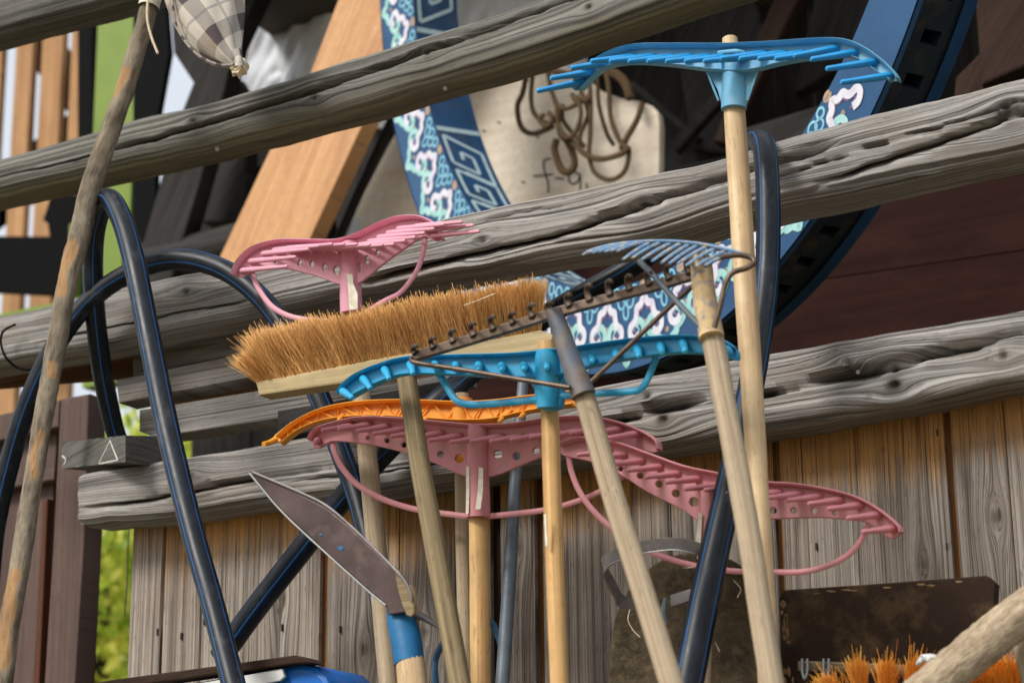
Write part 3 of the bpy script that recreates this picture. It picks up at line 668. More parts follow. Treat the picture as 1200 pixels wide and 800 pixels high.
# red brown boards closing the gap between the two lower rails on the right
rb = thing('red_brown_boards', 'dark red brown boards behind the blue ring at the right', 'boarding', P(900, 500, -1.27))
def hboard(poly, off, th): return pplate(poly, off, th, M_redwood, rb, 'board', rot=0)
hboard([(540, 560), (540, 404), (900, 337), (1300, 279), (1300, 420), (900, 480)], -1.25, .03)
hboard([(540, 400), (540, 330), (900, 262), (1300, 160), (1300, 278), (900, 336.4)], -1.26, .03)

# ------------------------------------------------------------------ things stored inside
# crumpled plastic sheet
def sheet(poly_px, off, seed, amp, m_, name, label, cat, n=70, thick=.004):
    (x0, y0), (x1, y1) = poly_px
    gx, gy = np.meshgrid(np.linspace(x0, x1, n), np.linspace(y0, y1, n), indexing='ij')
    V = np.array([P(a, b, off) for a, b in zip(gx.ravel(), gy.ravel())])
    d = np.abs(fbm(gx / 46 + gy / 90, gy / 200, seed, 4)) * 2 + fbm(gx / 20 + gy / 60, gy / 70, seed + 5, 3) * .5
    V[:, 1] -= d.ravel() * amp
    F = [(i * n + j, i * n + j + 1, (i + 1) * n + j + 1, (i + 1) * n + j) for i in range(n - 1) for j in range(n - 1)]
    o = mk(name, V, F, m_, angle=80); so_ = o.modifiers.new('solid', 'SOLIDIFY'); so_.thickness = thick
    return tag(o, label, cat)
sheet([(284, -60), (462, 150)], -1.75, 3, .08, M_tarp, 'plastic_sheet', 'crumpled pale plastic sheet behind the orange board', 'plastic sheet')
sheet([(528, -60), (690, 95)], -1.7, 9, .08, M_tarp, 'plastic_sheet', 'crumpled pale plastic sheet right of the painted ring', 'plastic sheet')
# orange board
rod([(408, -60 + 30), (446, -60 + 30), (520, -60), (362, 282), (352, 305), (330, 350), (232, 350), (258, 300), (320, 168), (361, 93)], -1.2, .055, M_orangeboard, 'orange_board', 'wide orange board leaning diagonally left of the painted ring', 'board', None, math.radians(64))
# cream board, pencil writing, rope
cr = thing('cream_board', 'cream board with f-9 written on it behind the rope', 'board', P(600, 400, -1.4))
pplate([(360, 350), (440, 200), (500, 85), (600, 64), (684, 84), (692, 96), (706, 107), (728, 115), (752, 119), (764, 124), (771, 132), (773, 146), (771, 320)], -1.4, .03, M_cream, cr, 'panel', bevel=.004)
def Z4(x, y): return 600 + x / 4.705, 70 + y / 4.705
UPW = 7
for st in ([(215, 580), (185, 582), (172, 605), (182, 660), (198, 710), (200, 765)], [(118, 675), (228, 664)], [(238, 684), (286, 690)], [(372, 668), (345, 650), (318, 664), (314, 700), (338, 718), (366, 695), (372, 662), (376, 700), (376, 752)], [(410, 712), (413, 746)]):
    V, F, U, Wt = tube([(Z4(*p)[0], Z4(*p)[1] - UPW, -1.398) for p in st], .95, 5, 6, flat=(.3, 1)); mk('pencil_mark', V, F, M_ink, cr, U, Wt)
for (x, y) in ((585, 143), (567, 153), (630, 160), (613, 213)):
    V, F, U, Wt = tube([(x - 2, y, -1.398), (x + 2, y + 1, -1.398)], .9, 3, 6, flat=(.3, 1)); mk('scratch', V, F, M_ink, cr, U, Wt)
rod([(408, 258), (424, 254), (421, 276), (405, 279)], -1.385, .003, M_tarp, 'paper_scrap', 'small pale scrap of paper stuck low on the cream board', 'paper', None, 0, 0, None, .0003)
rp = thing('rope_tangle', 'tangled brown rope hanging over the cream board', 'rope', P(680, 200, -1.33))
RO = -1.33
for st, r, do in [([(85, 60), (60, 180), (30, 260), (50, 370), (110, 408), (190, 385), (230, 360)], 2.6, .02), ([(115, 60), (105, 200), (120, 290), (180, 345), (240, 330), (250, 260)], 2.3, .04),
                  ([(190, 20), (215, 160), (250, 270), (262, 400), (290, 440)], 2.4, .05), ([(245, 440), (235, 500), (270, 600), (310, 620), (345, 580), (330, 500), (300, 440)], 3.4, .03),
                  ([(400, 60), (430, 160), (432, 400), (425, 520), (455, 620), (540, 662), (620, 615), (645, 500), (600, 470)], 2.3, .06), ([(515, 20), (535, 180), (545, 320), (590, 440), (640, 490)], 2.4, .05),
                  ([(720, 235), (690, 330), (640, 420), (600, 500)], 2.8, .03), ([(270, 405), (340, 460), (410, 525), (490, 548), (590, 525), (650, 485)], 2.8, .07),
                  ([(430, 110), (480, 70), (560, 75), (625, 130), (652, 215)], 4.4, -.02), ([(470, 90), (480, 250), (520, 400), (560, 470)], 2.0, -.02), ([(330, 190), (360, 230), (430, 200)], 2.4, .06),
                  ([(250, 250), (300, 270), (370, 240), (430, 215)], 2.2, .07), ([(330, 60), (390, 200), (420, 300), (380, 400), (370, 480)], 2.2, .04), ([(200, 290), (250, 350), (300, 430), (350, 400), (380, 300), (360, 200)], 2.2, .08),
                  ([(180, 300), (150, 330), (190, 370), (220, 330), (200, 290)], 2.2, .09), ([(280, 250), (280, 330), (330, 400), (400, 480)], 2.0, .02), ([(80, 40), (120, 70), (200, 60), (330, 80), (420, 70)], 3.0, .05)]:
    V, F, U, Wt = tube([Z4(*p) + (RO + do,) for p in st], r * 1.3, 8, 8); mk('rope_strand', V, F, M_rope, rp, U, Wt)

# dark old boards and logs deeper in the shed
OB = 'old dark boards piled at the back of the shed'
for poly, off, th, m_, rot, lab in [
    ([(690, 40), (800, 8), (842, 170), (800, 330), (690, 330)], -1.8, .05, M_old, 1.3, 'broad dark grey board right of the cream board'),
    ([(786, 30), (880, -10), (905, 60), (850, 180), (812, 175)], -1.74, .04, M_old, 1.0, 'grey weathered board under the left half of the top blue rake'),
    ([(785, 168), (792, 178), (862, 100), (852, 90)], -1.6, .03, M_old, -.8, 'narrow grey stick crossing behind the blue rake socket'),
    ([(735, 100), (742, 94), (820, 160), (814, 168)], -1.66, .03, M_old, .8, 'thin dark lath sloping down behind the pale handle'),
    ([(915, -20), (945, -20), (905, 60), (855, 170), (835, 165), (880, 60)], -1.5, .05, M_oldb, 1.1, 'reddish brown pole leaning beside the plain end of the ring'),
    ([(770, 200), (950, 160), (960, 260), (770, 320)], -1.62, .05, M_old, .2, 'dark board lying just above the thick rail'),
    ([(870, 150), (970, 120), (950, 180), (880, 215)], -1.5, .05, M_old, .3, 'dark wedge of timber left of the cloud painted ring end'),
    ([(960, -30), (1040, -30), (1000, 70), (930, 110)], -1.7, .05, M_old, 1.2, 'grey board behind the plain blue end of the ring'),
    ([(1140, -30), (1230, -30), (1240, 60), (1150, 100)], -1.2, .05, M_oldb, .9, 'brown board in the upper right corner'),
    ([(1120, 90), (1180, 30), (1260, 30), (1260, 160), (1110, 180)], -1.3, .05, M_oldb, 1.0, 'dark brown board above the right end of the thick rail'),
    ([(205, 150), (226, 97), (203, 62), (196, -40), (318, -40), (276, 50), (252, 150), (200, 330), (150, 345)], -1.45, .06, M_old, 1.1, 'dark diagonal timber behind the plaid bag'),
    ([(236, 160), (276, 90), (292, 118), (286, 260), (236, 260)], -1.62, .05, M_old, .8, 'dark board between the diagonal timber and the orange board')]:
    rod(poly, off, th, m_, 'old_board', lab, 'board', OB, rot, bevel=.006)
def log(pts, r, lab):
    V, F, U, Wt = pole(pts, r, ext=False, m=20, wob=.01, seed=len(lab)); o = mk('log', V, F, M_old, None, U, Wt); tag(o, lab, 'log', 'dark logs inside the shed')
log([(160, 312, -1.5), (220, 302, -1.5), (300, 282, -1.5), (380, 268, -1.5)], 26, 'thick dark log behind the arch of the black pipe')
log([(150, 352, -1.4), (220, 345, -1.4), (330, 322, -1.4)], 18, 'lower dark log resting on the thick rail')
log([(255, 240, -1.78), (310, 228, -1.78)], 34, 'short fat log end left of the orange board')
log([(376, 330, -1.36), (436, 190, -1.36), (472, 120, -1.36)], 6, 'dark stick between the orange board and the painted ring')

# ------------------------------------------------------------------ painted roof ring (wooden wheel)
def ring():
    sc = 1.08
    p = np.array([.1832, .7976, -1.6647, .1524, .8482, .7193, .1017])
    cc = np.array([p[0], p[1], 3.5]) * sc; nn = _n(np.array([p[2], p[3], -1.]))
    toW = lambda v: v[0] * RT + v[1] * UP + v[2] * FW
    c = CAM + toW(cc); nrm = toW(nn); u = toW(_n(np.cross(nn, [0, 1, 0]))); u = _n(u); v = np.cross(nrm, u)
    Ro, Ri, th = p[4] * sc, p[5] * sc, p[6] * sc
    # hand made, not quite round: fit low harmonics of the radius to points seen on its edges
    def fit(obs, R, depth):
        A, b = [], []
        for x, y in obs:
            d = ray(x, y); o_ = c - nrm * depth; t = ((o_ - CAM) @ nrm) / (d @ nrm); q = CAM + d * t - o_
            a = math.atan2(q @ v, q @ u); A.append(a); b.append(math.hypot(q @ u, q @ v) - R)
        return A, b
    Fo = [(445, 0), (449, 64), (463, 135), (475, 200), (497, 258), (800, 386), (862, 345), (1012, 150), (1073, 0)]
    Fi = [(487, 0), (490, 50), (517, 160), (535, 205), (560, 255), (1020, 0), (930, 170)]
    Bi = [(533, 0), (536, 37), (548, 110), (565, 165), (600, 250)]
    Bo = [(1088, 125), (1045, 232), (1000, 290), (960, 340), (905, 385), (870, 410), (825, 430), (760, 443), (700, 445)]
    def harm(obs):
        a = np.concatenate([np.array(o_[0]) for o_ in obs]); b = np.concatenate([np.array(o_[1]) for o_ in obs])
        H = lambda t: np.stack([np.ones_like(t), np.cos(t), np.sin(t), np.cos(2 * t), np.sin(2 * t), np.cos(3 * t), np.sin(3 * t)], -1)
        co = np.linalg.solve(H(a).T @ H(a) + np.diag([.02, .05, .05, .15, .15, .4, .4]), H(a).T @ b)
        return lambda t: H(np.asarray(t, float)) @ co
    ho = harm([fit(Fo, Ro, 0), fit(Bo, Ro, th)]); hi = harm([fit(Fi, Ri, 0), fit(Bi, Ri, th)])
    ro = lambda t: Ro + ho(t); ri = lambda t: Ri + hi(t)
    def face(t, rho, up=0.0):
        t = np.asarray(t, float); r = ri(t) + (ro(t) - ri(t)) * rho
        return c + (np.cos(t) * r)[..., None] * u + (np.sin(t) * r)[..., None] * v + nrm * up
    def rim(t, dep, outer, up=0.0):
        t = np.asarray(t, float); r = (ro(t) + up) if outer else (ri(t) - up)
        return c + (np.cos(t) * r)[..., None] * u + (np.sin(t) * r)[..., None] * v - nrm * (np.asarray(dep) * th)[..., None]
    T = thing('painted_ring', 'large blue wooden ring painted with clouds and key pattern', 'wheel', c - np.array([0, 0, Ro]))
    NS = 720; tt = np.linspace(0, 2 * np.pi, NS + 1)
    def strip(fa, fb, name, m_):
        A, B = fa(tt), fb(tt); V = np.vstack([A, B]); n = NS + 1
        F = [(i, i + 1, n + i + 1, n + i) for i in range(NS)]
        return mk(name, V, F, m_, T, np.vstack([np.stack([tt, 0 * tt], 1), np.stack([tt, 0 * tt + .1], 1)]), angle=80)
    strip(lambda t: face(t, 0 * t), lambda t: face(t, 0 * t + 1), 'front_face', M_ringblue)
    strip(lambda t: rim(t, 0 * t + 1, False), lambda t: rim(t, 0 * t, False), 'inner_rim', M_ringnavy)
    strip(lambda t: rim(t, 0 * t + 1, True), lambda t: rim(t, 0 * t + 1, False), 'back_face', M_ringblue)
    strip(lambda t: rim(t, 0 * t, True, .004), lambda t: rim(t, 0 * t + .08, True, .004), 'edge_band', M_ringblue)
    strip(lambda t: rim(t, 0 * t + .78, True, .006), lambda t: rim(t, 0 * t + 1, True, .006), 'edge_band', M_ringedge)
    # outer rim with square mortises
    dl = np.array([0, .3, .62, 1.0]); G = np.stack([rim(tt, np.full_like(tt, d), True) for d in dl], 1); V = G.reshape(-1, 3); F = []; extra = []
    for i in range(NS):
        for j in range(3):
            q = (i * 4 + j, i * 4 + j + 1, (i + 1) * 4 + j + 1, (i + 1) * 4 + j)
            if j == 1 and i % 9 < 3: continue
            F.append(q)
    nv = len(V); Vl = [V]
    for i in range(0, NS - 3, 9):
        a = np.array([G[i, 1], G[i + 3, 1], G[i + 3, 2], G[i, 2]]); rad = np.array([(q - c) - nrm * ((q - c) @ nrm) for q in a]); rad /= np.linalg.norm(rad, axis=1)[:, None]
        Vl += [a, a - rad * .045]; F += [(nv + k, nv + (k + 1) % 4, nv + 4 + (k + 1) % 4, nv + 4 + k) for k in range(4)] + [(nv + 4, nv + 5, nv + 6, nv + 7)]; nv += 8
    mk('outer_rim', np.vstack(Vl), F, M_ringdirt, T, None, angle=40)
    # ---- painting
    def ribbon(ts, rh, wd, fn, closed=False):
        """ribbon of half width wd (metres) along points on a surface fn(t, rho)"""
        C = fn(np.array(ts), np.array(rh)); Tn = np.gradient(C, axis=0); Tn /= np.linalg.norm(Tn, axis=1)[:, None] + 1e-12
        eps = 1e-3; e1 = fn(np.array(ts) + eps, np.array(rh)) - C; e2 = fn(np.array(ts), np.array(rh) + eps) - C
        nr = np.cross(e1, e2); nr /= np.linalg.norm(nr, axis=1)[:, None]; s = np.cross(nr, Tn)
        wdv = np.broadcast_to(np.asarray(wd, float), (len(C),))[:, None]
        V = np.vstack([C - s * wdv, C + s * wdv]); n = len(C)
        return V, [(i, i + 1, n + i + 1, n + i) for i in range(n - 1)]
    tvis = np.array([math.atan2(q @ v, q @ u) for q in [(CAM + ray(*s) * (((c - CAM) @ nrm) / (ray(*s) @ nrm)) - c) for s in ((1000, 135), (1040, 60))]])
    NM = 44; per = 2 * np.pi / NM
    t_stop = tvis[0] if True else 0
    cup = [(-.24, .52), (-.33, .46), (-.43, .52), (-.44, .62), (-.34, .70), (-.25, .72), (-.2, .79), (-.09, .83), (0, .94)]
    arch = [(-.16, .62), (-.27, .67), (-.38, .62), (-.38, .52), (-.26, .46), (-.22, .38), (-.2, .31), (-.09, .28), (0, .19)]
    sym = lambda q: q + [(-a, b) for a, b in q[-2::-1]]
    fr = lambda up: (lambda t, r: face(t, r, up))
    bins = {'mint': [], 'pink': [], 'aqua': [], 'dot': [], 'core': [], 'plum': []}
    def dtheta(a, b): return (a - b + np.pi) % (2 * np.pi) - np.pi
    for k in range(NM):
        t0 = k * per
        ds = dtheta(t0, tvis[0]); dirn = np.sign(dtheta(tvis[1], tvis[0]))
        if 0 < ds * dirn < .9: continue          # bare blue end
        ts = lambda q: t0 + np.array([a for a, b in q]) * per
        q = catmull(sym(cup), 4); bins['mint'].append(ribbon(t0 + q[:, 0] * per, q[:, 1], .0066, fr(.0012))); q2 = q * [.74, 1] + [0, 0]; q2[:, 1] = .66 + (q[:, 1] - .66) * .72; bins['aqua'].append(ribbon(t0 + q2[:, 0] * per, q2[:, 1], .002, fr(.0009)))
        q = catmull(sym(arch), 4); bins['pink'].append(ribbon(t0 + (q[:, 0] + .5) * per, q[:, 1], .007, fr(.0016))); q2 = q * [.72, 1]; q2[:, 1] = .48 + (q[:, 1] - .48) * .7; bins['plum'].append(ribbon(t0 + (q2[:, 0] + .5) * per, q2[:, 1], .0024, fr(.0009)))
        for cx_, cy_, rx, ry in ((0.5, .5, .05, .025), (0, .7, .05, .025)):
            a = np.linspace(0, 2 * np.pi, 9); bins['dot'].append(ribbon(t0 + (cx_ + np.cos(a) * rx * .5) * per, cy_ + np.sin(a) * ry * .5, .003, fr(.001)))
        for cx_, cy_, rx, ry in ((.12, .2, .09, .08), (-.12, .2, .09, .08), (.0, .12, .1, .08), (.25, .1, .08, .07), (-.25, .1, .08, .07), (0, .32, .07, .09)):
            a = np.linspace(0, 2 * np.pi, 13); bins['aqua'].append(ribbon(t0 + (cx_ + np.cos(a) * rx) * per, cy_ + np.sin(a) * ry, .0022, fr(.0008)))
        a = np.linspace(0, 2 * np.pi, 11); bins['core'].append(ribbon(t0 + (.5 + np.cos(a) * .06) * per, .06 + np.sin(a) * .03, .005, fr(.001)))
    def add(parts, name, m_):
        V, F, U, Wt = merge(parts); mk(name, V, F, m_, T, U, Wt, smooth=False, kind='stuff')
    add(bins['mint'], 'mint_cloud_painting', M_pteal); add(bins['pink'], 'pink_cloud_painting', M_ppink)
    add(bins['aqua'], 'aqua_petal_painting', M_paqua); add(bins['plum'], 'plum_shade_painting', M_pplum); add(bins['dot'] + bins['core'], 'tan_dot_painting', M_ptan)
    # key pattern on the inner rim, in blocks closed by pale bands
    rf = lambda t, d: rim(t, d, False, .0012)
    def th_at(x, y, dep):
        d = ray(x, y); o_ = c - nrm * th * dep; t = ((o_ - CAM) @ nrm) / (d @ nrm); q = CAM + d * t - o_; return math.atan2(q @ v, q @ u)
    tA, tB = th_at(530, 163, .5), th_at(512, 40, .5); pl = []
    dirk = np.sign(dtheta(th_at(575, 230, .5), tA)); kp = .135
    def seg(pts, t0, d, wdt=.0042):
        for (a0, b0), (a1, b1) in zip(pts[:-1], pts[1:]):
            n = max(3, int(6 * (abs(a1 - a0) + abs(b1 - b0)) + 2)); s = np.linspace(0, 1, n)
            pl.append(ribbon(t0 + d * (a0 + (a1 - a0) * s + .55 * (b0 + (b1 - b0) * s)) * kp, b0 + (b1 - b0) * s, wdt, rf))
    def keys(t0, d, count):
        pl.append(ribbon(np.full(7, t0), np.linspace(.02, .98, 7), .006, rf))
        for k in range(count):
            tk = t0 + d * (k + .12) * kp
            seg([(.0, .12), (.78, .12), (.78, .62), (.3, .62), (.3, .38), (.52, .38)], tk, d)
            seg([(.0, .12), (.0, .86), (.95, .86)], tk, d)
            seg([(.95, .86), (.95, .3)], tk, d)
    keys(tA, dirk, 8); keys(tB, -dirk, 8)
    V, F, U, Wt = merge(pl); mk('key_pattern_painting', V, F, M_pgrey, T, U, Wt, smooth=False, kind='stuff')
ring()

# ------------------------------------------------------------------ black water pipes
HP = 'black plastic pipes with blue stripes'
def pipe(pts, r, label, ext=True, n=14):
    a = catmull(np.column_stack([np.asarray(pts, float), np.full(len(pts), r)]) if np.ndim(r) == 0 else np.column_stack([np.asarray(pts, float), r]), n)
    C = W3(a); R = np.array([x[3] * MPP(*x[:3]) for x in a])
    if ext: C, R = ground_ext(C, R)
    m = 24; V, F, U, Wt = sweep(C, R, m)
    Wt = np.zeros((len(V), 2)); nn = len(C) * (m + 1); Wt[:nn, 0] = np.tile(np.linspace(0, 1, m + 1), len(C))
    o = mk('water_pipe', V, F, M_hose, None, U, Wt, angle=60); tag(o, label, 'pipe', HP)
pipe([(140, 520, .0), (131, 490, .02), (119, 430, .07), (111, 360, .12), (109, 300, .15), (114, 258, .18), (127, 233, .21), (143, 258, .23), (158, 310, .25), (174, 390, .27), (196, 500, .30), (225, 620, .34), (250, 710, .37), (272, 795, .40)],
     [11, 11.5, 12, 12, 12, 12, 12.5, 13, 13.5, 13.5, 14, 14, 14, 14.5], 'black pipe bent into a tall narrow loop at the left')
pipe([(258, 770, .11), (300, 712, .112), (350, 648, .115), (405, 580, .118), (470, 510, .115), (520, 464, .10), (580, 415, .02), (650, 364, -.09), (740, 312, -.115), (820, 250, -.115), (866, 190, -.08), (886, 166, .03), (896, 176, .13), (900, 230, .16), (899, 320, .18), (888, 410, .22), (868, 510, .27), (848, 600, .31), (828, 690, .345), (806, 800, .38)],
     [14, 14, 14, 14, 13.5, 13, 13, 13, 13, 13, 13, 13.5, 14, 14.5, 14.5, 15, 16, 17, 18, 19], 'thick black pipe looped over the thick rail behind the pale handle')
pipe([(-14, 700, .10), (-6, 620, .12), (12, 540, .13), (34, 470, .14), (68, 400, .14), (110, 348, .13), (160, 316, .125), (212, 304, .12), (262, 316, .12), (305, 348, .12), (340, 395, .125), (372, 460, .13), (400, 530, .13), (424, 600, .14), (444, 690, .16), (460, 790, .18)],
     [12, 12, 12, 12, 12, 12, 12, 12.5, 12.5, 12.5, 12.5, 13, 13, 13, 13, 13], 'black pipe arching over behind the broom bristles')
V, F, U, Wt = tube([(-5, 392, .09), (30, 380, .1), (62, 362, .06), (70, 352, -.02)], 1.3, 8, 8); 
V2, F2, U2, W2_ = tube([(18, 380, .09), (4, 388, .09), (1, 402, .095), (8, 420, .09), (24, 432, .075), (46, 430, .07), (70, 415, .075)], 1.5, 8, 8)
V, F, U, Wt = merge([(V2, F2, U2, W2_)]); o = mk('thin_cable', V, F, M_black, None, U, Wt); tag(o, 'thin black cable looped round the left end of the thick rail', 'cable')

# ------------------------------------------------------------------ rakes and other tools
def tines(head, lst, off, m_, r0, r1, front, name='tine'):
    """lst of (root px, root py, tip px, tip py); off number or function of px; copies share one unit mesh"""
    L0 = None; me = None
    for (ax, ay, bx, by) in lst:
        of = off(ax) if callable(off) else off
        A, B = P(ax, ay, of), P(bx, by, of + front); L = np.linalg.norm(B - A)
        if me is None:
            k = MPP(ax, ay, of); m = 10
            C = np.array([(0, 0, -.003), (0, 0, .3 * L), (0, 0, .8 * L), (0, 0, L * .97), (0, 0, L)]); V, F, U, Wt = sweep(C, np.array([r0, r0 * .85 + r1 * .15, r1 * 1.05, r1, r1 * .6]) * k, m, seam=(1, 0, 0))
            o = mk(name, V + base_of(head), F, m_, head, U, Wt); me = o.data; L0 = L
        else:
            o = bpy.data.objects.new(name, me); COL.objects.link(o); o.parent = head
        d = Vector((B - A) / L); o.rotation_mode = 'QUATERNION'; o.rotation_quaternion = d.to_track_quat('Z', 'Y')
        o.location = Vector(A - base_of(head)); o.scale = (1, 1, L / L0)

def tool(name, label, cat, hpts, hr, hmat, group=None, ext=True, seed=3):
    """a tool standing on the ground: the empty sits where its handle meets the ground"""
    V, F, U, Wt = pole(hpts, hr, ext, 18, seed=seed)
    b = V[np.argmin(V[:, 2])].copy()
    t = thing(name, label, cat, b, group); mk('handle', V, F, hmat, t, U, Wt); return t
RK = 'rakes leaning against the shed'

def pink_rake(T, m_, mt, web, holes, off, tn, tr, loop, lr, sock, sr, ridge, front, tape, tilt=0):
    V, F, U, Wt = plate(web, off, .005, holes, 3, .0012, tilt); x0 = P(*np.mean(np.asarray(web, float), 0), off)[0]
    of = lambda px, py=540: off + tilt * (P(px, py, off)[0] - x0)
    parts = [(V, F, U, Wt)]
    if ridge:
        parts.append(tube([(a, b, of(a) + .004) for a, b in ridge], [2.2] * len(ridge), 5, 8, flat=(4.2, 1)))
    h = mk('rake_head', *merge(parts)[:2], m_, T)
    tines(h, tn, lambda px: of(px) + .003, mt, tr, tr * .62, front)
    V, F, U, Wt = tube([(a, b, of(a) - .006 if len(p) < 3 else p[2]) for p in loop for a, b in [p[:2]]], lr, 7, 10, flat=(.75, 1.0)); mk('brace', V, F, m_, T, U, Wt)
    V, F, U, Wt = tube(sock, sr, 5, 16); mk('socket', V, F, m_, T, U, Wt)
    for tp in tape:
        V, F, U, Wt = plate(tp[0], tp[1], .0012, (), 0, .0003); mk('tape_scrap', V, F, M_tape, T, U, Wt, angle=30)

# pink rake behind the broom (H)
T = tool('plastic_rake', 'light pink rake with long tines standing behind the broom bristles', 'rake', [(411, 290, .15), (416, 400, .155), (424, 470, .16), (436, 590, .175), (455, 790, .20)], [11, 11, 11, 11.5, 12], M_handle_g, RK, seed=4)
web = [(276, 322), (282, 308), (300, 293), (330, 285), (365, 285), (396, 285), (420, 279), (445, 267), (470, 259), (495, 258), (512, 266), (517, 279), (509, 282), (496, 277), (478, 288), (450, 308), (427, 327), (411, 336), (397, 333), (372, 324), (345, 317), (318, 314), (296, 318), (284, 325)]
rt = [(284, 317), (294, 306), (309, 297), (322, 293), (337, 291), (351, 291), (366, 291), (381, 292), (396, 292), (409, 291), (422, 287), (434, 283), (445, 278), (456, 273), (468, 268), (489, 265), (502, 269), (509, 276)]
pink_rake(T, M_pink2, M_pink2, web, [(351, 308, 2.4, 4), (365, 309, 2.4, 4), (380, 313, 3, 4.5), (394, 316, 3.6, 5.5), (421, 313, 2.2, 6), (430, 304, 2.8, 5), (442, 296, 2, 3.6), (323, 307, 1.8, 2)], .17,
          [(x, y, x + 53, y - 5) for x, y in rt], 3.3, [(295, 318), (303, 338), (320, 360), (345, 372), (380, 376), (410, 376), (450, 353), (470, 342), (488, 318), (496, 295), (498, 276)], 3.3,
          [(411, 284, .168), (411, 315, .166), (411, 345, .163), (412, 366, .160)], [11, 12, 13, 13.5], [(275, 323), (282, 307), (300, 291), (330, 283), (365, 283), (396, 283), (420, 276), (445, 264), (470, 256), (495, 256), (513, 266), (517, 280)], .06,
          [([(406, 320), (413, 321), (414, 332), (419, 344), (419, 362), (409, 363), (408, 340)], .1835)])

# orange rake (E)
T = tool('plastic_rake', 'orange rake with zigzag ribs on its curved head', 'rake', [(541, 462, .17), (542, 600, .18), (546, 790, .20)], [8.5, 8.5, 9], M_handle_g, RK, seed=6)
up = [(326, 512), (345, 496), (375, 481), (410, 473), (450, 470), (490, 470), (540, 472), (580, 470), (620, 465), (672, 459)]
lo = [(331, 520), (350, 505), (380, 493), (420, 488), (450, 488), (490, 490), (540, 493), (580, 491), (620, 482), (672, 474)]
V, F, U, Wt = plate(up + lo[::-1], .195, .004, (), 0, .0008, -.05); xm = P(*np.mean(np.array(up + lo[::-1], float), 0), .195)[0]
of = lambda x, y: .195 - .05 * (P(x, y, .195)[0] - xm)
parts = [(V, F, U, Wt), tube([(a, b, of(a, b) + .005) for a, b in up], 2.0, 5, 8, flat=(3.0, 1)), tube([(a, b, of(a, b) + .005) for a, b in lo], 2.0, 5, 8, flat=(3.0, 1))]
A, B = catmull(up, 3), catmull(lo, 3)
zz = [tuple(A[i]) if k % 2 else tuple(B[i]) for k, i in enumerate(range(1, len(A) - 1, 1))]
parts.append(tube([(a, b, of(a, b) + .003) for a, b in zz], 1.3, 2, 6, smooth=False))
parts.append(tube([(326, 513, .2), (317, 518, .215), (309, 520, .23)], [4, 3.4, 3], 4, 10))
parts.append(plate([(520, 490), (562, 490), (600, 480), (580, 500), (556, 512), (556, 504), (528, 504)], .19, .006, (), 0, .001))
hd_ = mk('rake_head', *merge(parts)[:2], M_orange, T)
tines(hd_, [(x, y, x - 5, y + 5) for x, y in ((402, 487), (428, 488), (450, 487), (476, 488), (500, 490), (590, 489), (615, 484))], lambda px: of(px, 489), M_orange, 3.2, 2.4, .03)
V, F, U, Wt = tube([(541, 468, .182), (541, 500, .183), (542, 545, .184)], [13, 12.5, 12], 4, 14); mk('socket', V, F, M_orange, T, U, Wt)

# pink rake in the middle (F)
T = tool('plastic_rake', 'dusky pink rake with round holes in its head, below the orange rake', 'rake', [(560, 500, .215), (561, 610, .225), (562, 700, .235), (563, 795, .25)], [11, 11.5, 12, 12], M_handle_o, RK, seed=8)
web = [(365, 514), (373, 505), (400, 496), (430, 491), (480, 494), (520, 498), (560, 501), (600, 500), (640, 494), (680, 491), (715, 495), (745, 505), (768, 517), (772, 526), (764, 530), (740, 523), (705, 514), (680, 520), (640, 533), (610, 545), (576, 558), (546, 558), (515, 545), (480, 532), (440, 522), (410, 518), (388, 517), (374, 525), (366, 522)]
tn = [(x + 36, y - 5, x, y) for x, y in ((377, 504), (396, 503), (417, 505), (437, 508), (458, 511), (480, 513), (502, 516), (527, 518), (551, 517), (574, 517), (598, 515), (621, 512), (645, 510), (668, 507), (690, 508), (712, 513))] + [(372, 516, 369, 518)]
pink_rake(T, M_pink, M_pinkd, web, [(431, 513, 2.6), (453, 516, 3), (473, 521, 3.3), (494, 526, 3.4), (516, 532, 3.8), (538, 537, 5), (583, 532, 5.2), (605, 534, 4.6), (628, 528, 4), (650, 521, 3.5)], .235, tn, 4.2,
          [(389, 518), (394, 535), (404, 552), (422, 570), (450, 585), (485, 596), (525, 602), (560, 605), (600, 602), (645, 596), (690, 582), (725, 562), (745, 540), (756, 526)], 3.6,
          [(560, 498, .238), (560, 540, .236), (560, 575, .234), (560, 606, .232)], [12, 13, 14, 15], [(364, 516), (372, 504), (400, 495), (430, 490), (480, 492), (520, 496), (560, 499), (600, 498), (640, 492), (680, 489), (715, 493), (746, 503), (769, 516), (773, 527)], .05,
          [([(546, 545), (550, 547), (550, 575), (549, 602), (546, 602)], .2505), ([(561, 547), (566, 548), (566, 575), (563, 596), (557, 597), (560, 570)], .2525)])

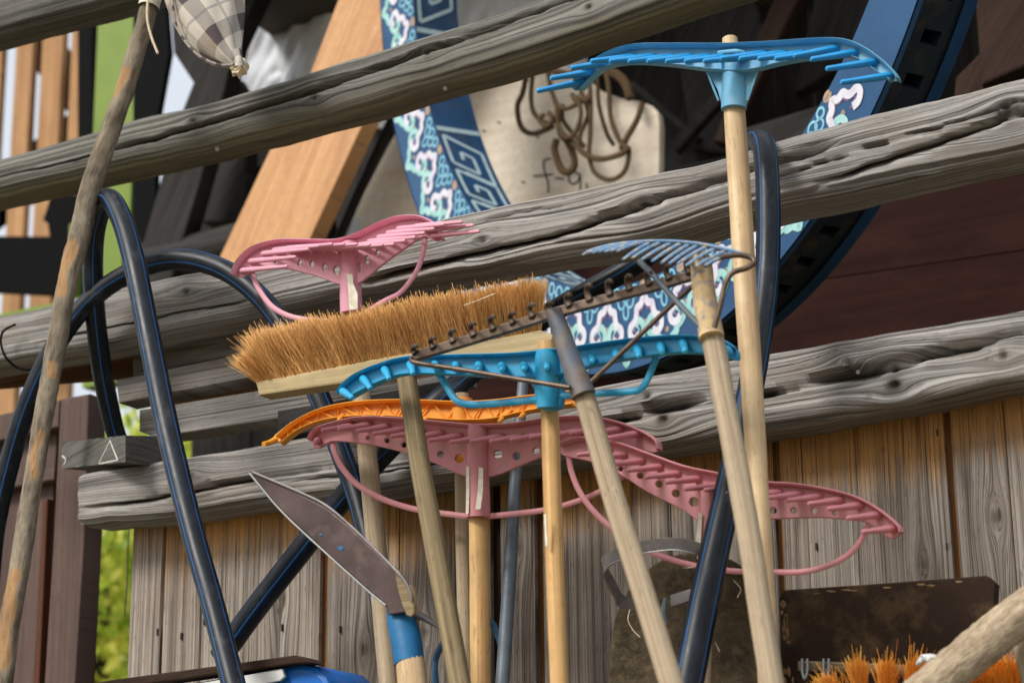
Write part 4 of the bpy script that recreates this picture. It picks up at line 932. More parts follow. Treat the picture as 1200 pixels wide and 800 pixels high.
# pink rake on the right (G)
T = tool('plastic_rake', 'bright pink rake hanging its long curved head over the plank wall', 'rake', [(829, 600, .245), (828, 680, .25), (824, 795, .26)], [9, 9, 9], M_handle_g, RK, seed=9)
web = [(658, 521), (684, 516), (722, 521), (760, 534), (802, 549), (840, 557), (870, 563), (901, 568), (931, 570), (965, 575), (1001, 584), (1029, 598), (1051, 615), (1056, 622), (1048, 630), (1038, 628), (1019, 613), (989, 608), (954, 606), (904, 608), (860, 612), (842, 622), (820, 612), (800, 597), (760, 577), (727, 556), (694, 541), (659, 533)]
tn = [(x + 37, y - 4, x, y) for x, y in ((676, 533), (693, 537), (714, 544), (735, 551), (756, 559), (780, 565), (802, 573), (825, 574), (850, 578), (875, 581), (899, 583), (922, 586), (947, 590), (970, 596), (992, 607), (1010, 623))]
pink_rake(T, M_pink, M_pinkd, web, [(727, 549, 3), (750, 557, 3.8), (772, 567, 4), (792, 578, 4.6), (813, 588, 5.6), (883, 598, 3.8), (906, 598, 3.8), (930, 598, 3.8), (954, 598, 3.8), (978, 601, 3)], .265, tn, 4.3,
          [(666, 532), (670, 553), (680, 577), (697, 600), (722, 622), (760, 645), (800, 659), (850, 668), (905, 670), (945, 669), (980, 658), (1003, 641), (1019, 614)], 3.6,
          [(829, 572, .268), (829, 610, .264), (828, 655, .262)], [8, 10, 11.5], [(657, 521), (684, 514), (722, 519), (760, 532), (802, 547), (840, 555), (870, 561), (901, 566), (931, 568), (965, 573), (1001, 582), (1030, 597), (1053, 616), (1056, 624)], .05,
          [([(819, 600), (823, 602), (821, 636), (815, 636)], .2775), ([(831, 604), (836, 604), (834, 640), (829, 645)], .2775)])

# push broom
T = tool('push_broom', 'broom with long orange brown bristles held bristles up', 'broom', [(476, 438, .375), (490, 530, .40), (510, 640, .42), (538, 795, .46)], [11.5, 12, 12.5, 13], M_handle_d, seed=12)
V, F, U, Wt = plate([(299, 447), (450, 418), (560, 400), (632, 386), (648, 392), (643, 408), (560, 424), (450, 442), (303, 463)], .385, .03, (), 0, .003); mk('broom_block', V, F, M_blockwood, T, U, Wt, angle=30)
def bristles(n, seed, rootf, tipf, r, m_, parent, name='bristles', segs=3):
    rg = np.random.default_rng(seed); Vs, Fs, Ws = [], [], []
    A = rootf(rg, n); B = tipf(rg, A)                   # (px,py,off) arrays
    wA = np.array([P(*a) for a in A]); wB = np.array([P(*b) for b in B]); L = np.linalg.norm(wB - wA, axis=1)
    bend = rg.normal(0, .065, (n, 3)) * L[:, None]
    col = np.clip(rg.normal(.4, .25, n), 0, 1)
    ss = np.linspace(0, 1, segs + 1); rr = rg.uniform(.8, 1.25, n) * r
    ang = np.array([0, 2.094, 4.189]); e1 = np.array([1, 0, .1]); e2 = np.array([-.1, 1., 0])
    allV = []; 
    for s in ss:
        c = wA + (wB - wA) * s + bend * (s * (1 - s) * 2 + (s ** 3) * .6)[None] if False else wA + (wB - wA) * s + bend * (s * s)
        for a in ang: allV.append(c + (e1 * math.cos(a) + e2 * math.sin(a)) * (rr * (1 - .55 * s))[:, None])
    V = np.stack(allV, 1).reshape(-1, 3); k = 3 * (segs + 1); F = []
    base = (np.arange(n) * k)[:, None]
    q = []
    for i in range(segs):
        for j in range(3): q.append((i * 3 + j, i * 3 + (j + 1) % 3, i * 3 + 3 + (j + 1) % 3, i * 3 + 3 + j))
    q = np.array(q); F = (base[:, :, None] + q[None]).reshape(-1, 4).tolist()
    wv = np.clip(col[:, None] + np.repeat(ss, 3)[None] * .3 - .1, 0, 1).ravel()
    return mk(name, V, F, m_, parent, None, np.stack([wv, wv * 0], 1), kind='stuff')
def rootf(rg, n):
    s = rg.random(n); return np.stack([304 + s * 330, np.interp(s, [0, .45, .78, 1], [447, 419, 401, 386]) + rg.normal(0, 1, n) + 3, np.full(n, .383) - rg.uniform(0, .028, n)], 1)
def tipf(rg, A):
    s = (A[:, 0] - 304) / 330; cl = np.floor(s * 34); j = (_h(cl, cl * 0, 5) - .5)
    dx = -24 * (1 - s) ** 1.3 - 6 + rg.normal(0, 7, len(s)) + j * 8; dy = -47 - 5 * np.sin(s * 3) - 7 * s * s + np.clip(rg.normal(0, 3.2, len(s)), -5, 12) + j * 4
    dy = dy * np.where(s < .06, .55 + s * 7.5 * rg.random(len(s)), 1) ; dx = dx * np.where(s < .05, .8, 1)
    return np.stack([A[:, 0] + dx, A[:, 1] + dy, A[:, 2] + rg.normal(0, .012, len(s)) + .012], 1)
bristles(17000, 5, rootf, tipf, .00062, M_brist, T)
V, F, U, Wt = tube([(543, 358, .41), (560, 352, .415), (580, 344, .42)], .7, 4, 6); mk('straw', V, F, M_string, T, U, Wt)

# turquoise rake (D)
T = tool('plastic_rake', 'turquoise rake with short stubby tines facing the viewer', 'rake', [(640, 402, .40), (644, 480, .41), (648, 600, .43), (655, 795, .46)], [10, 10.5, 11, 11], M_handle_o, RK, seed=14)
up = [(397, 461), (403, 451), (420, 438), (450, 426), (480, 419), (530, 417), (600, 415), (645, 411), (690, 405), (740, 398), (800, 394), (845, 399), (862, 408)]
lo = [(863, 421), (840, 416), (800, 413), (740, 420), (690, 430), (645, 441), (600, 442), (540, 439), (480, 438), (452, 445), (428, 456), (407, 467)]
V, F, U, Wt = plate(up + lo, .44, .010, (), 3, .002); parts = [(V, F, U, Wt), tube([(a, b, .446) for a, b in up], 1.6, 4, 8, flat=(4, 1)), tube([(a, b, .444) for a, b in lo], 1.6, 4, 8, flat=(3, 1)),
    plate([(612, 440), (664, 436), (658, 450), (655, 477), (629, 477), (625, 455)], .437, .012, (), 3, .002)]
hd_ = mk('rake_head', *merge(parts)[:2], M_turq, T)
tines(hd_, [(401, 458, 413, 466), (426, 444, 434, 455), (451, 433, 456, 444), (481, 427, 484, 438), (510, 427, 512, 434), (534, 428, 534, 433), (561, 428, 561, 434), (588, 429, 588, 434), (614, 429, 614, 433), (641, 427, 641, 432), (693, 420, 694, 424),
            (722, 414, 723, 420), (747, 409, 749, 418), (774, 405, 776, 414), (800, 402, 803, 412), (852, 409, 856, 414)], .445, M_turq, 5, 3.2, .035)
V, F, U, Wt = tube([(642, 412, .44), (642, 440, .44), (642, 455, .44), (642, 478, .438)], [15, 15, 13.5, 13], 4, 18); mk('socket', V, F, M_turq, T, U, Wt)
for lp in ([(512, 434, .432), (522, 450, .43), (533, 467, .43), (545, 473, .43), (560, 474, .43), (590, 472, .432), (630, 468, .435)], [(654, 464, .435), (700, 461, .432), (735, 459, .43), (750, 456, .43), (758, 446, .43), (764, 432, .43), (769, 418, .432)]):
    V, F, U, Wt = tube(lp, 4.4, 5, 10, flat=(.7, 1)); mk('brace', V, F, M_turq, T, U, Wt)

V, F, U, Wt = plate([(637, 602), (640, 602), (642, 640), (639, 640)], .4555, .0012, (), 0, .0003); mk('label_remnant', V, F, M_tape, T, U, Wt, angle=30)
# iron bow rake (C)
T = tool('bow_rake', 'dark iron rake with a straight toothed bar pointing up', 'rake', [(672, 440, .475), (690, 480, .485), (726, 605, .52), (786, 798, .58)], [11, 13, 13.5, 14.5], M_handle_g, RK, seed=16)
bar = [(482, 417), (520, 406), (560, 394), (604, 380), (648, 366), (700, 352), (760, 336), (805, 323), (832, 315)]
V, F, U, Wt = plate([(a, b - 6) for a, b in bar] + [(a, b + 6) for a, b in bar[::-1]], .5, .008, (), 0, .0015); hd_ = mk('rake_head', V, F, M_rust, T, U, Wt, angle=30)
tt_ = [(485, 405), (506, 396), (529, 387), (553, 379), (576, 371), (599, 367), (622, 357), (643, 354), (665, 345), (689, 334), (713, 329), (736, 323), (759, 318), (782, 311), (806, 305), (826, 300)]
for i, (x, y) in enumerate(tt_):
    yb_ = np.interp(x, [p[0] for p in bar], [p[1] for p in bar]) - 4
    V, F, U, Wt = tube([(x + 2, yb_ + 1, .5), (x - 1, (yb_ + y) / 2 + 1, .502), (x - 1, y + 2, .507), (x + 2, y - .5, .522), (x + 4, y + 1, .535)], [5.2, 3.6, 3.2, 3, 2.2], 4, 8, flat=(.8, 1)); mk('tooth', V, F, M_rust, hd_, U, Wt)
V, F, U, Wt = tube([(649, 364, .499), (658, 390, .496), (668, 420, .493), (680, 452, .489), (684, 463, .488)], [10.5, 11.5, 12.5, 14.5, 15], 5, 18); mk('socket', V, F, M_slateblue, T, U, Wt)
for q in ([(482, 420, .5), (488, 425, .505), (540, 433, .505), (600, 443, .505), (668, 454, .505)], [(693, 447, .5), (735, 407, .5), (780, 364, .5), (826, 322, .5)]):
    V, F, U, Wt = tube(q, 3.0, 5, 10); mk('brace_rod', V, F, M_rust, T, U, Wt)

# metal rake with flat blue tines (B)
T = tool('lawn_rake', 'dusty metal rake with flat blue tines fanned to the left', 'rake', [(827, 355, .50), (836, 402, .508), (855, 500, .526), (873, 600, .545), (889, 698, .563), (904, 798, .58)], [12, 13.5, 13.5, 14, 14, 14.5], M_handle_g, RK, seed=18)
arc_ = [(688, 296), (712, 289), (745, 285), (785, 284), (820, 287), (850, 293), (872, 299), (884, 304)]
V, F, U, Wt = tube([(a, b, .5) for a, b in arc_], [3, 3.5, 4, 4, 4, 4, 3.5, 3], 6, 10, flat=(1.6, .8)); hd_ = mk('rake_head', V, F, M_bluepaint, T, U, Wt)
tl = [(716, 288, 683, 298), (722, 287, 688, 296), (728, 286, 695, 296), (735, 285, 702, 295), (742, 285, 709, 295), (748, 284, 716, 294), (755, 284, 723, 294), (762, 284, 730, 304), (774, 284, 741, 302), (786, 285, 752, 304), (798, 285, 764, 306), (808, 286, 775, 308), (818, 287, 784, 309), (828, 289, 794, 309), (838, 291, 804, 311), (850, 294, 815, 312), (858, 296, 826, 311)]
for i, (ax, ay, bx, by) in enumerate(tl):
    V, F, U, Wt = tube([(ax, ay, .5), ((ax * 2 + bx) / 3, (ay * 2 + by) / 3 - 1, .52), ((ax + 2 * bx) / 3, (ay + 2 * by) / 3 - 1, .54), (bx, by, .555)], [3.2, 3.2, 2.9, 2.2], 4, 8, flat=(.55, 1)); mk('tine', V, F, M_bluepaint, hd_, U, Wt)
V, F, U, Wt = tube([(818, 300, .505), (822, 315, .507), (826, 350, .51), (833, 390, .513), (834, 396, .514)], [12, 13, 14, 15, 15.2], 5, 18); mk('socket', V, F, M_dustpaint, T, U, Wt)
V, F, U, Wt = tube([(748, 305, .535), (765, 322, .53), (790, 350, .525), (822, 384, .52)], [4, 3.6, 3.6, 3.6], 5, 10); mk('brace_rod', V, F, M_steel, T, U, Wt)
V, F, U, Wt = tube([(826, 311, .545), (840, 303, .53), (862, 299, .52), (878, 301, .515), (884, 307, .515), (875, 314, .52), (858, 320, .525), (850, 334, .528), (843, 362, .53), (837, 384, .53)], 3.4, 7, 10); mk('brace_rod', V, F, M_rust, T, U, Wt)

# blue rake at the top (A)
T = tool('plastic_rake', 'light blue rake held highest of all the rakes', 'rake', [(855, 46, .235), (861, 130, .25), (871, 300, .29), (884, 500, .345), (891, 620, .375), (901, 795, .42)], [9, 12.5, 13.5, 13, 13, 13], M_handle, RK, seed=20)
up = [(671, 104), (680, 92), (694, 77), (716, 63), (745, 55), (790, 54), (845, 54), (900, 52), (960, 48), (990, 49), (1012, 57), (1034, 72), (1050, 88), (1053, 94)]
lo = [(1044, 95), (1030, 86), (1006, 70), (985, 66), (950, 69), (915, 75), (886, 82), (860, 84), (830, 82), (790, 77), (745, 74), (716, 78), (700, 87), (682, 105)]
web = up + lo
V, F, U, Wt = plate(web, .262, .003, (), 2, .0008)
parts = [(V, F, U, Wt), tube([(a, b, .268) for a, b in up], 1.9, 4, 8, flat=(5, 1)), tube([(a, b, .266) for a, b in lo], 1.5, 4, 8, flat=(4, 1)),
         plate([(828, 82), (888, 82), (878, 106), (873, 126), (846, 126), (841, 106)], .256, .004, (), 0, .0008), tube([(828, 83, .262), (842, 118, .26)], 1.3, 4, 6), tube([(888, 83, .262), (876, 118, .26)], 1.3, 4, 6), tube([(842, 62, .27), (862, 60, .275), (872, 62, .27)], 2.5, 4, 8)]
hd_ = mk('rake_head', *merge(parts)[:2], M_blueA, T)
tl = [(682, 96, 629, 107), (692, 85, 645, 92), (712, 74, 669, 80)] + [(x, 67 + .5 * math.sin(x), x - 50, 72) for x in (742, 764, 786, 808, 830, 852, 874)] + [(x, 63, x - 52, 69) for x in (896, 918, 940, 960)] + [(979, 57, 930, 66), (1001, 62, 950, 70), (1024, 73, 968, 81), (1043, 89, 985, 97)]
tines(hd_, tl, .264, M_blueAt, 4.4, 3, .05)
V, F, U, Wt = tube([(859, 66, .256), (860, 90, .256), (860, 128, .256)], [15, 14, 15], 4, 18); mk('socket', V, F, M_blueA, T, U, Wt)

# grey steel tube
V, F, U, Wt = pole([(613, 448, .12), (604, 560, .135), (598, 660, .15), (589, 798, .17)], [6.5, 7, 8, 8.5], True, 14, wob=0); o = mk('steel_tube', V, F, M_steel, None, U, Wt); tag(o, 'slim grey steel tube leaning behind the turquoise rake', 'tube')

# hoe / adze
T = tool('mattock', 'rusty mattock with a long pointed blade and blue taped neck', 'mattock', [(474, 690, .42), (478, 745, .43), (482, 785, .44), (486, 830, .45)], [13, 16, 17.5, 18], M_handle, seed=22)
blade = [(291, 552), (318, 563), (350, 578), (382, 594), (412, 619), (440, 646), (458, 664), (470, 674), (480, 694), (482, 716), (455, 720), (451, 708), (430, 690), (380, 645), (330, 598), (303, 568)]
V, F, U, Wt = plate(blade, .455, .006, (), 0, .0015, 0); mk('blade', V, F, M_blade, T, U, Wt, angle=30)
xm = P(*np.mean(np.array(blade, float), 0), .455)[0]
ofb = lambda x, y: .455
V, F, U, Wt = tube([(x, y, ofb(x, y) + .001) for x, y in ((292, 554), (330, 599), (380, 646), (430, 691), (452, 709))], 1.3, 6, 6); mk('ground_edge', V, F, M_zinc, T, U, Wt)
V, F, U, Wt = tube([(x, y, ofb(x, y) + (.0015 if x < 460 else .009)) for x, y in ((296, 553), (350, 576), (382, 592), (412, 617), (440, 644), (462, 666), (474, 680), (481, 694), (482, 704))], 1.7, 6, 6); mk('spine', V, F, M_iron, T, U, Wt)
V, F, U, Wt = plate([(462, 664), (472, 674), (483, 700), (485, 718), (476, 720), (466, 690)], .462, .006, (), 2, .001); mk('wooden_wedge', V, F, M_handle_d, T, U, Wt)
V, F, U, Wt = tube([(469, 712, .43), (472, 730, .431), (477, 755, .435), (480, 777, .438)], [16.5, 18, 18.5, 18], 5, 20); mk('blue_tape', V, F, M_sleeve, T, U, Wt)
V, F, U, Wt = tube([(483, 718, .43), (498, 724, .428), (516, 736, .425)], [6, 5.5, 2], 5, 10, flat=(1, .8)); mk('back_spike', V, F, M_iron, T, U, Wt)
for (x, y, r) in ((399, 642, 3.4), (376, 626, 1.8)):
    V, F, U, Wt = plate([(x + r * math.cos(a) * (1 + .3 * math.sin(3 * a + x)), y + r * .8 * math.sin(a)) for a in np.linspace(0, 6.28, 11)[:-1]], ofb(x, y) + .0006, .0008, (), 2, .0002); mk('paint_spot', V, F, M_sleeve, T, U, Wt)

# muddy shovel with strap handle
T = thing('muddy_shovel', 'mud caked shovel blade with an iron strap, half behind the pipe', 'shovel', P(800, 1000, .2))
V, F, U, Wt = plate([(700, 880), (708, 800), (714, 750), (724, 716), (736, 696), (752, 678), (775, 660), (800, 651), (830, 650), (858, 656), (878, 672), (888, 700), (894, 800), (898, 880)], .2, .012, (), 3, .003, tiltz=.18)
mk('blade', V, F, M_mud, T, U, Wt, angle=40)
V, F, U, Wt = plate([(700, 880), (898, 880), (905, 1000), (860, 1130), (740, 1130), (695, 1000)], .285, .012, (), 3, .003, tiltz=.18); mk('lower_blade', V, F, M_mud, T, U, Wt, angle=40)
def band(pts, wv, width, th, n=7):
    C = W3(catmull(pts, n)); T_ = np.gradient(C, axis=0); T_ /= np.linalg.norm(T_, axis=1)[:, None]
    wv = np.array(wv, float); a = wv - T_ * (T_ @ wv)[:, None]; a /= np.linalg.norm(a, axis=1)[:, None]; b = np.cross(T_, a)
    V = np.concatenate([np.stack([C + a * width / 2 * p + b * th / 2 * q for p, q in ((1, 1), (-1, 1), (-1, -1), (1, -1))], 1)]).reshape(-1, 3)
    F = [(i * 4 + j, i * 4 + (j + 1) % 4, i * 4 + 4 + (j + 1) % 4, i * 4 + 4 + j) for i in range(len(C) - 1) for j in range(4)] + [(0, 1, 2, 3), tuple(len(V) - 4 + k for k in (3, 2, 1, 0))]
    return V, F
V, F = band([(752, 706, .25), (731, 706, .25), (721, 692, .265), (708, 664, .295), (716, 654, .31), (735, 646, .315), (760, 640, .32), (790, 637, .32), (812, 641, .315), (824, 648, .305), (823, 668, .275), (821, 692, .25)], (0, -.35, .94), .015, .003)
mk('strap', V, F, M_iron, T, None, None, angle=30)
V, F, U, Wt = tube([(708, 671, .298), (716, 661, .313), (735, 653, .318), (760, 647, .323), (790, 644, .323), (812, 648, .318), (823, 654, .308)], .9, 6, 6); mk('strap_highlight', V, F, M_zinc, T, U, Wt)  # pale tube added as the highlight along the strap's lower edge
V, F, U, Wt = plate([(785, 697), (820, 686), (824, 698), (786, 711)], .25, .006, (), 0, .001); mk('strap_plate', V, F, M_iron, T, U, Wt)
V, F, U, Wt = tube([(780, 700, .262), (778, 716, .262), (782, 730, .258)], [2.5, 4, 3], 4, 8); mk('bolt', V, F, M_steel, T, U, Wt)
for st in ([(800, 665, .255), (812, 664, .262), (824, 658, .268)], [(738, 714, .26), (736, 726, .265), (742, 738, .262), (750, 746, .26)], [(838, 752, .24), (841, 758, .245), (843, 763, .245)], [(860, 680, .225), (868, 690, .235), (864, 700, .235)]):
    V, F, U, Wt = tube(st, .6, 5, 5); mk('straw', V, F, M_string, T, U, Wt)

# dark worn board with slot, bottom right
T = thing('worn_board', 'dark worn board with clipped corners standing at the lower right', 'board', P(1040, 1000, .1))
V, F, U, Wt = plate([(915, 703), (921, 692), (1040, 684), (1158, 675), (1168, 684), (1165, 718), (1158, 1000), (915, 1000)], .13, .022, (), 0, .002, tiltz=.1); mk('board', V, F, M_darkboard, T, U, Wt, angle=30)
V, F, U, Wt = tube([(936, 780, .155), (955, 780, .155), (1010, 782, .155), (1060, 784, .155)], 6, 5, 10, flat=(.5, 1)); mk('slot_bar', V, F, M_handle_d, T, U, Wt)
for i in range(26):
    x, y, a_, b_ = (918 + abs(random.gauss(0, 5)), 700 + 110 * random.random(), 1.5 + 3 * random.random(), 3 + 6 * random.random()) if i < 16 else (930 + 225 * random.random(), 0, 3 + 5 * random.random(), 1 + random.random())
    if i >= 16: y = 692 - (x - 921) * .0715 + 4 + 3 * random.random()
    V, F, U, Wt = plate([(x + a_ * (.6 + .4 * random.random()) * math.cos(t), y + b_ * (.6 + .4 * random.random()) * math.sin(t)) for t in np.linspace(0, 6.28, 9)[:-1]], .1312 + .00, .001, (), 2, .0003)
    V[:, 1] -= .1 * (V[:, 2] - P(1040, 760, .13)[2]); mk('worn_patch', V, F, M_scuff, T, U, Wt)
for x in (943, 968):
    V, F, U, Wt = tube([(x - 3, 772, .16), (x - 3, 785, .168), (x, 795, .17), (x + 3, 785, .168), (x + 3, 772, .16)], 1.8, 5, 8); mk('hook', V, F, M_zinc, T, U, Wt)

# orange street broom
T = thing('street_broom', 'broom with bright orange plastic bristle tufts at the bottom right', 'broom', P(1090, 860, .24))
V, F, U, Wt = plate([(960, 822), (1230, 800), (1230, 840), (960, 862)], .27, .07, (), 0, .004); mk('broom_block', V, F, M_handle_o, T, U, Wt, angle=30)
tufts = [(982, 1), (1008, 1), (1038, 1), (1064, 1), (1086, .8)] + [(x, .75) for x in range(1104, 1232, 12)]
def rf2(rg, n):
    k = rg.integers(0, len(tufts), n); x = np.array([tufts[i][0] for i in k]); rf2.k = k
    return np.stack([x + rg.normal(0, 3, n), 824 - (x - 960) * .08 + rg.normal(0, 1, n), .235 + rg.uniform(0, .02, n)], 1)
def tf2(rg, A):
    k = rf2.k; h = np.array([(30, 46, 42, 44, 34)[i] if i < 5 else 30 for i in k]); lean = np.array([(-14, -4, 2, 14, 8)[i] if i < 5 else 2 * math.sin(i) for i in k])
    n = len(A); f = np.abs(rg.normal(0, 1, n))
    return np.stack([A[:, 0] + lean + rg.normal(0, 6.5, n), A[:, 1] - h + 7 * f - 2 + np.where(rg.random(n) < .05, -14, 0), A[:, 2] + rg.normal(0, .012, n) + .01], 1)
bristles(5200, 17, rf2, tf2, .0007, M_brist_o, T)
V, F, U, Wt = tube([(1076, 777, .29), (1084, 770, .30), (1096, 774, .30), (1086, 782, .295)], [3, 5, 4.5, 2], 9, 18); V = V + fbm(V[:, 0] * 240, V[:, 2] * 240, 2)[:, None] * .005
o = mk('cotton_scrap', V, F, M_white, None, U, Wt); tag(o, 'small white scrap caught on the orange bristles', 'scrap')
a = [(1050, 836, .47), (1085, 810, .44), (1150, 756, .38), (1215, 706, .33), (1290, 650, .27)]
V, F, U, Wt = pole(a, [24, 24, 25, 25, 25], False, 40, wob=.002, seed=30, n=40)
d_ = fbm(U[:, 0] * 160, U[:, 1] * 90, 3, 3) * .0035; c_ = V - V.mean(0)
V = V + np.stack([d_ * .3, -d_, d_], 1)
o = mk('grey_pole', V, F, M_fuzzy, None, U, Wt); tag(o, 'thick furry grey pole slanting out of the lower right corner', 'pole')
V, F, U, Wt = pole([(1192, 742, .30), (1206, 800, .32)], 9, True, 14, seed=31); o = mk('tan_pole', V, F, M_handle_g, None, U, Wt); tag(o, 'tan pole under the furry grey pole at the right edge', 'pole')

# blue crate with a board across it, lower left
T = thing('plastic_crate', 'blue plastic crate under the left pipes', 'crate', P(290, 900, .25))
V, F, U, Wt = plate([(200, 804), (330, 780), (352, 776), (370, 780), (382, 791), (388, 806), (390, 900), (200, 930)], .3, .12, (), 0, .008); mk('crate_body', V, F, M_cratblue, T, U, Wt, angle=30)
V, F, U, Wt = plate([(150, 815), (330, 783), (333, 792), (328, 797), (150, 830)], .312, .006, (), 0, .001); mk('label_strip', V, F, M_white, T, U, Wt, angle=30)
rod([(60, 808), (130, 796), (250, 780), (345, 767), (358, 770), (367, 776), (345, 777), (250, 790), (130, 807), (60, 820)], .318, .03, M_oldb, 'brown_plank', 'brown plank lying across the blue crate', 'plank', None, .13)

# thin blue hose and hook
V, F, U, Wt = tube([(552, 722, .09), (542, 727, .10), (532, 740, .10), (520, 752, .09), (511, 770, .07), (510, 790, .07), (516, 830, .06), (540, 860, .06), (575, 840, .06), (590, 780, .05), (580, 735, .06), (565, 724, .08)], 4, 7, 12); o = mk('thin_hose', V, F, M_bluehose, None, U, Wt); tag(o, 'thin blue hose coil hanging on the plank wall', 'hose')
V, F, U, Wt = tube([(548, 747, .0), (538, 747, .05), (530, 746, .10), (526, 740, .11)], 4, 5, 8, flat=(1, .8)); o = mk('wall_hook', V, F, M_black, None, U, Wt); tag(o, 'black hook on the plank wall holding the blue hose', 'hook')

# bark stick at the left
pts = [(178, -10, .16), (170, 28, .165), (160, 60, .17), (148, 100, .18), (129, 155, .2), (113, 200, .215), (101, 240, .23), (95, 270, .24), (84, 310, .255), (75, 350, .27), (67, 400, .285), (60, 440, .30), (52, 480, .315), (44, 530, .33), (36, 580, .345), (30, 620, .36), (22, 670, .38), (13, 720, .40), (4, 795, .42)]
rr = [10, 10.5, 11, 11.5, 12, 12.5, 12.5, 13, 12.5, 12, 12, 11.5, 11.5, 11.5, 11.5, 12, 12, 12, 12]
a = catmull(np.column_stack([np.array(pts), rr]), 14); C = W3(a); R = np.array([x[3] * MPP(*x[:3]) for x in a]); npx = len(C)
C, R = ground_ext(C, R); m = 28; V, F, U, Wt = sweep(C, R, m)
nn = len(C) * (m + 1); ii = np.repeat(np.arange(len(C)), m + 1); aa = np.tile(np.linspace(0, 2 * np.pi, m + 1), len(C))
yv = np.concatenate([a[:, 1], np.full(len(C) - npx, 900)])[ii]
msk = np.zeros(nn)
for y0, y1, a0, wd in ((84, 120, 3.3, .7), (285, 352, 3.2, .75), (428, 448, 2.3, .5), (508, 566, 2.6, .45), (672, 790, 3.0, .9)):
    msk = np.maximum(msk, np.clip(1.5 - np.abs((yv - (y0 + y1) / 2) / ((y1 - y0) / 2)) ** 3, 0, 1) * np.clip(1.6 - (np.abs(aa - a0 - .25 * np.sin(yv * .12)) / wd) ** 2, 0, 1))
cen = C[ii]; dirr = V[:nn] - cen
lump = 1 + .16 * fbm(U[:nn, 0] * 22, np.cos(aa) * 1.5 + 5, 3) + .12 * fbm(U[:nn, 0] * 90, np.sin(aa) * 4 + 9, 5) - .09 * np.clip(msk, 0, 1)
V[:nn] = cen + dirr * lump[:, None]; Wt[:nn, 0] = np.clip(msk, 0, 1)
T = thing('bark_stick', 'long crooked stick with peeling bark at the left', 'stick', V[np.argmin(V[:, 2])].copy())
mk('stick', V, F, M_bark, T, U, Wt)
V, F, U, Wt = tube([(182, -16, .161), (177, -2, .163), (174, 9, .166)], [12.4, 12.4, 12.2], 4, 18, caps=False); mk('tape_wrap', V, F, M_tape, T, U, Wt)
V, F, U, Wt = tube([(176, -20, .185), (173, 5, .19), (173, 25, .192), (178, 45, .192), (185, 63, .192)], 1.5, 7, 8); o = mk('white_string', V, F, M_string, None, U, Wt); tag(o, 'loose end of cream string hanging from the stick top', 'string')

# plaid bag hanging at the top left
lf = np.array([(-150, 226), (-110, 210), (-60, 196), (-20, 188), (0, 189), (25, 200), (45, 212), (60, 226), (72, 245), (79, 268), (80, 276)], float); rg_ = np.array([(-150, 240), (-110, 268), (-60, 284), (-20, 290), (0, 290), (25, 289), (45, 287), (60, 285), (72, 284), (79, 283), (82, 282)], float)
ys = np.linspace(-150, 79, 60); mB = 64; Vb = []; Ub = []
for y in ys:
    xl, xr = np.interp(y, lf[:, 0], lf[:, 1]), np.interp(y, rg_[:, 0], rg_[:, 1]); c0 = P((xl + xr) / 2, y, .2); hw = (xr - xl) / 2 * MPP(240, y, .2)
    aa = np.linspace(0, 2 * np.pi, mB + 1)
    fold = 1 + .05 * np.sin(aa * 9 + y * .02) * np.clip((y + 150) / 229, 0, 1) ** 2 + .05 * fbm(aa * 2, 0 * aa + y / 40, 5) * np.sin(aa / 2)
    Vb.append(np.stack([c0[0] + hw * np.cos(aa + np.pi / 2) * fold, c0[1] + hw * .75 * np.sin(aa + np.pi / 2) * fold, np.full(mB + 1, c0[2])], 1))
    t = np.full(mB + 1, c0[2]); xx = (aa - np.pi) * .055; th = .42 + .0
    Ub.append(np.stack([xx * math.cos(th) + t * math.sin(th), -xx * math.sin(th) + t * math.cos(th)], 1))
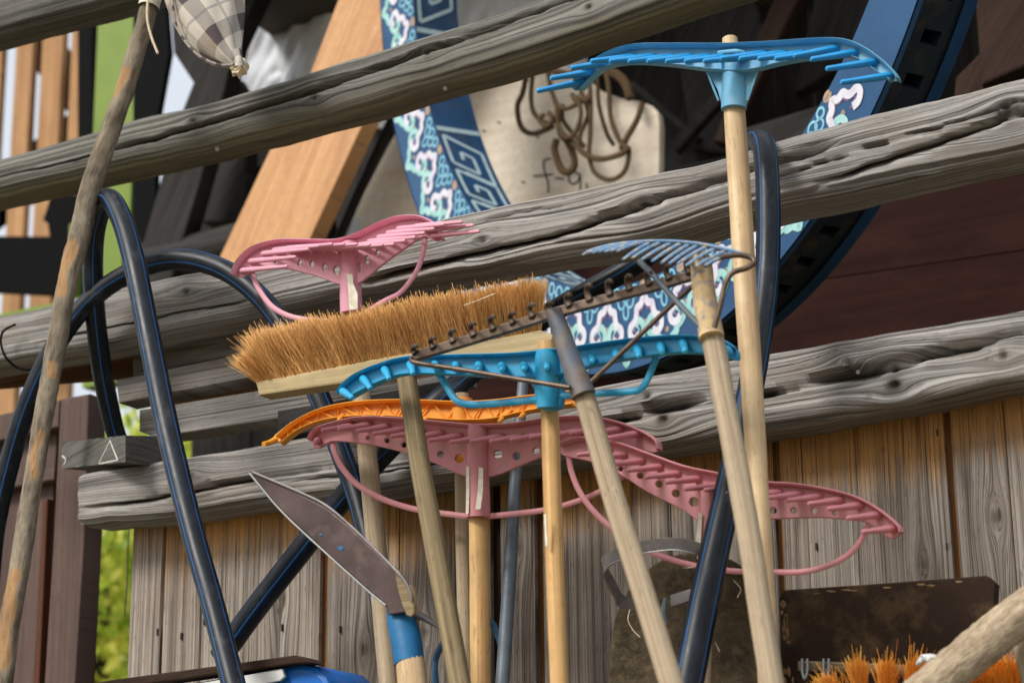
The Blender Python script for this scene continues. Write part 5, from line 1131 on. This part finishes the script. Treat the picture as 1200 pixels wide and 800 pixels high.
Vb = np.concatenate(Vb); Ub = np.concatenate(Ub); Fb = [(i * (mB + 1) + j, i * (mB + 1) + j + 1, (i + 1) * (mB + 1) + j + 1, (i + 1) * (mB + 1) + j) for i in range(59) for j in range(mB)]
T = thing('cloth_bag', 'plaid cloth bag hanging in the upper left, its corner tied in a knot', 'bag', P(270, 85, .2))
mk('bag_body', Vb, [f[::-1] for f in Fb], M_plaid, T, Ub)
V, F, U, Wt = tube([(204, -60, .235), (202, -10, .245), (203, 10, .245), (207, 30, .24), (218, 50, .235), (234, 66, .23), (256, 76, .22), (276, 76, .21)], 1.6, 8, 8); mk('seam', V, F, M_plaid, T, U * 3, Wt)
bm = bmesh.new(); bmesh.ops.create_icosphere(bm, subdivisions=4, radius=1); k = np.array([v.co[:] for v in bm.verts]); fk = [[v.index for v in f.verts] for f in bm.faces]; bm.free()
q = P(281, 80, .2); rk = 10.5 * MPP(281, 80, .2); az = np.arctan2(k[:, 2], k[:, 0])
kk = k * (1 + .18 * np.sin(az * 7 + k[:, 1] * 3)[:, None] * (1 - k[:, 1:2] ** 2) + .25 * fbm(k[:, 0] * 3, k[:, 2] * 3 + k[:, 1], 4)[:, None]); kk[:, 1] *= .8
rr_ = np.hypot(k[:, 0], k[:, 2]); kk[:, 1] += np.where(k[:, 1] < 0, (.45 * np.exp(-(rr_ / .35) ** 2) + .12 * np.sin(rr_ * 14)), 0)
mk('tied_knot', q + kk * rk, fk, M_string, T)
V, F, U, Wt = tube([(277, 62, .215), (280, 70, .218), (281, 77, .215)], [7, 4.5, 6], 4, 12); mk('gathered_neck', V, F, M_plaid, T, U * 2, Wt)

# screws on the rails
for x, y in ((255, 175), (522, 104), (1147, 447), (1006, 436), (660, 148)):
    V, F, U, Wt = tube([(x, y, .055), (x - .5, y - .3, .076)], 2.6, 3, 10); o = mk('screw', V, F, M_zinc, None, U, Wt)
    tag(o, {255: 'screw in the lower edge of the cracked rail left of the orange board', 522: 'screw under the cracked rail in front of the painted ring', 1147: 'screw in the split rail at the far right', 1006: 'screw in the split rail above the bright pink rake', 660: 'spare screw'}[x], 'screw') if x != 660 else bpy.data.objects.remove(o)
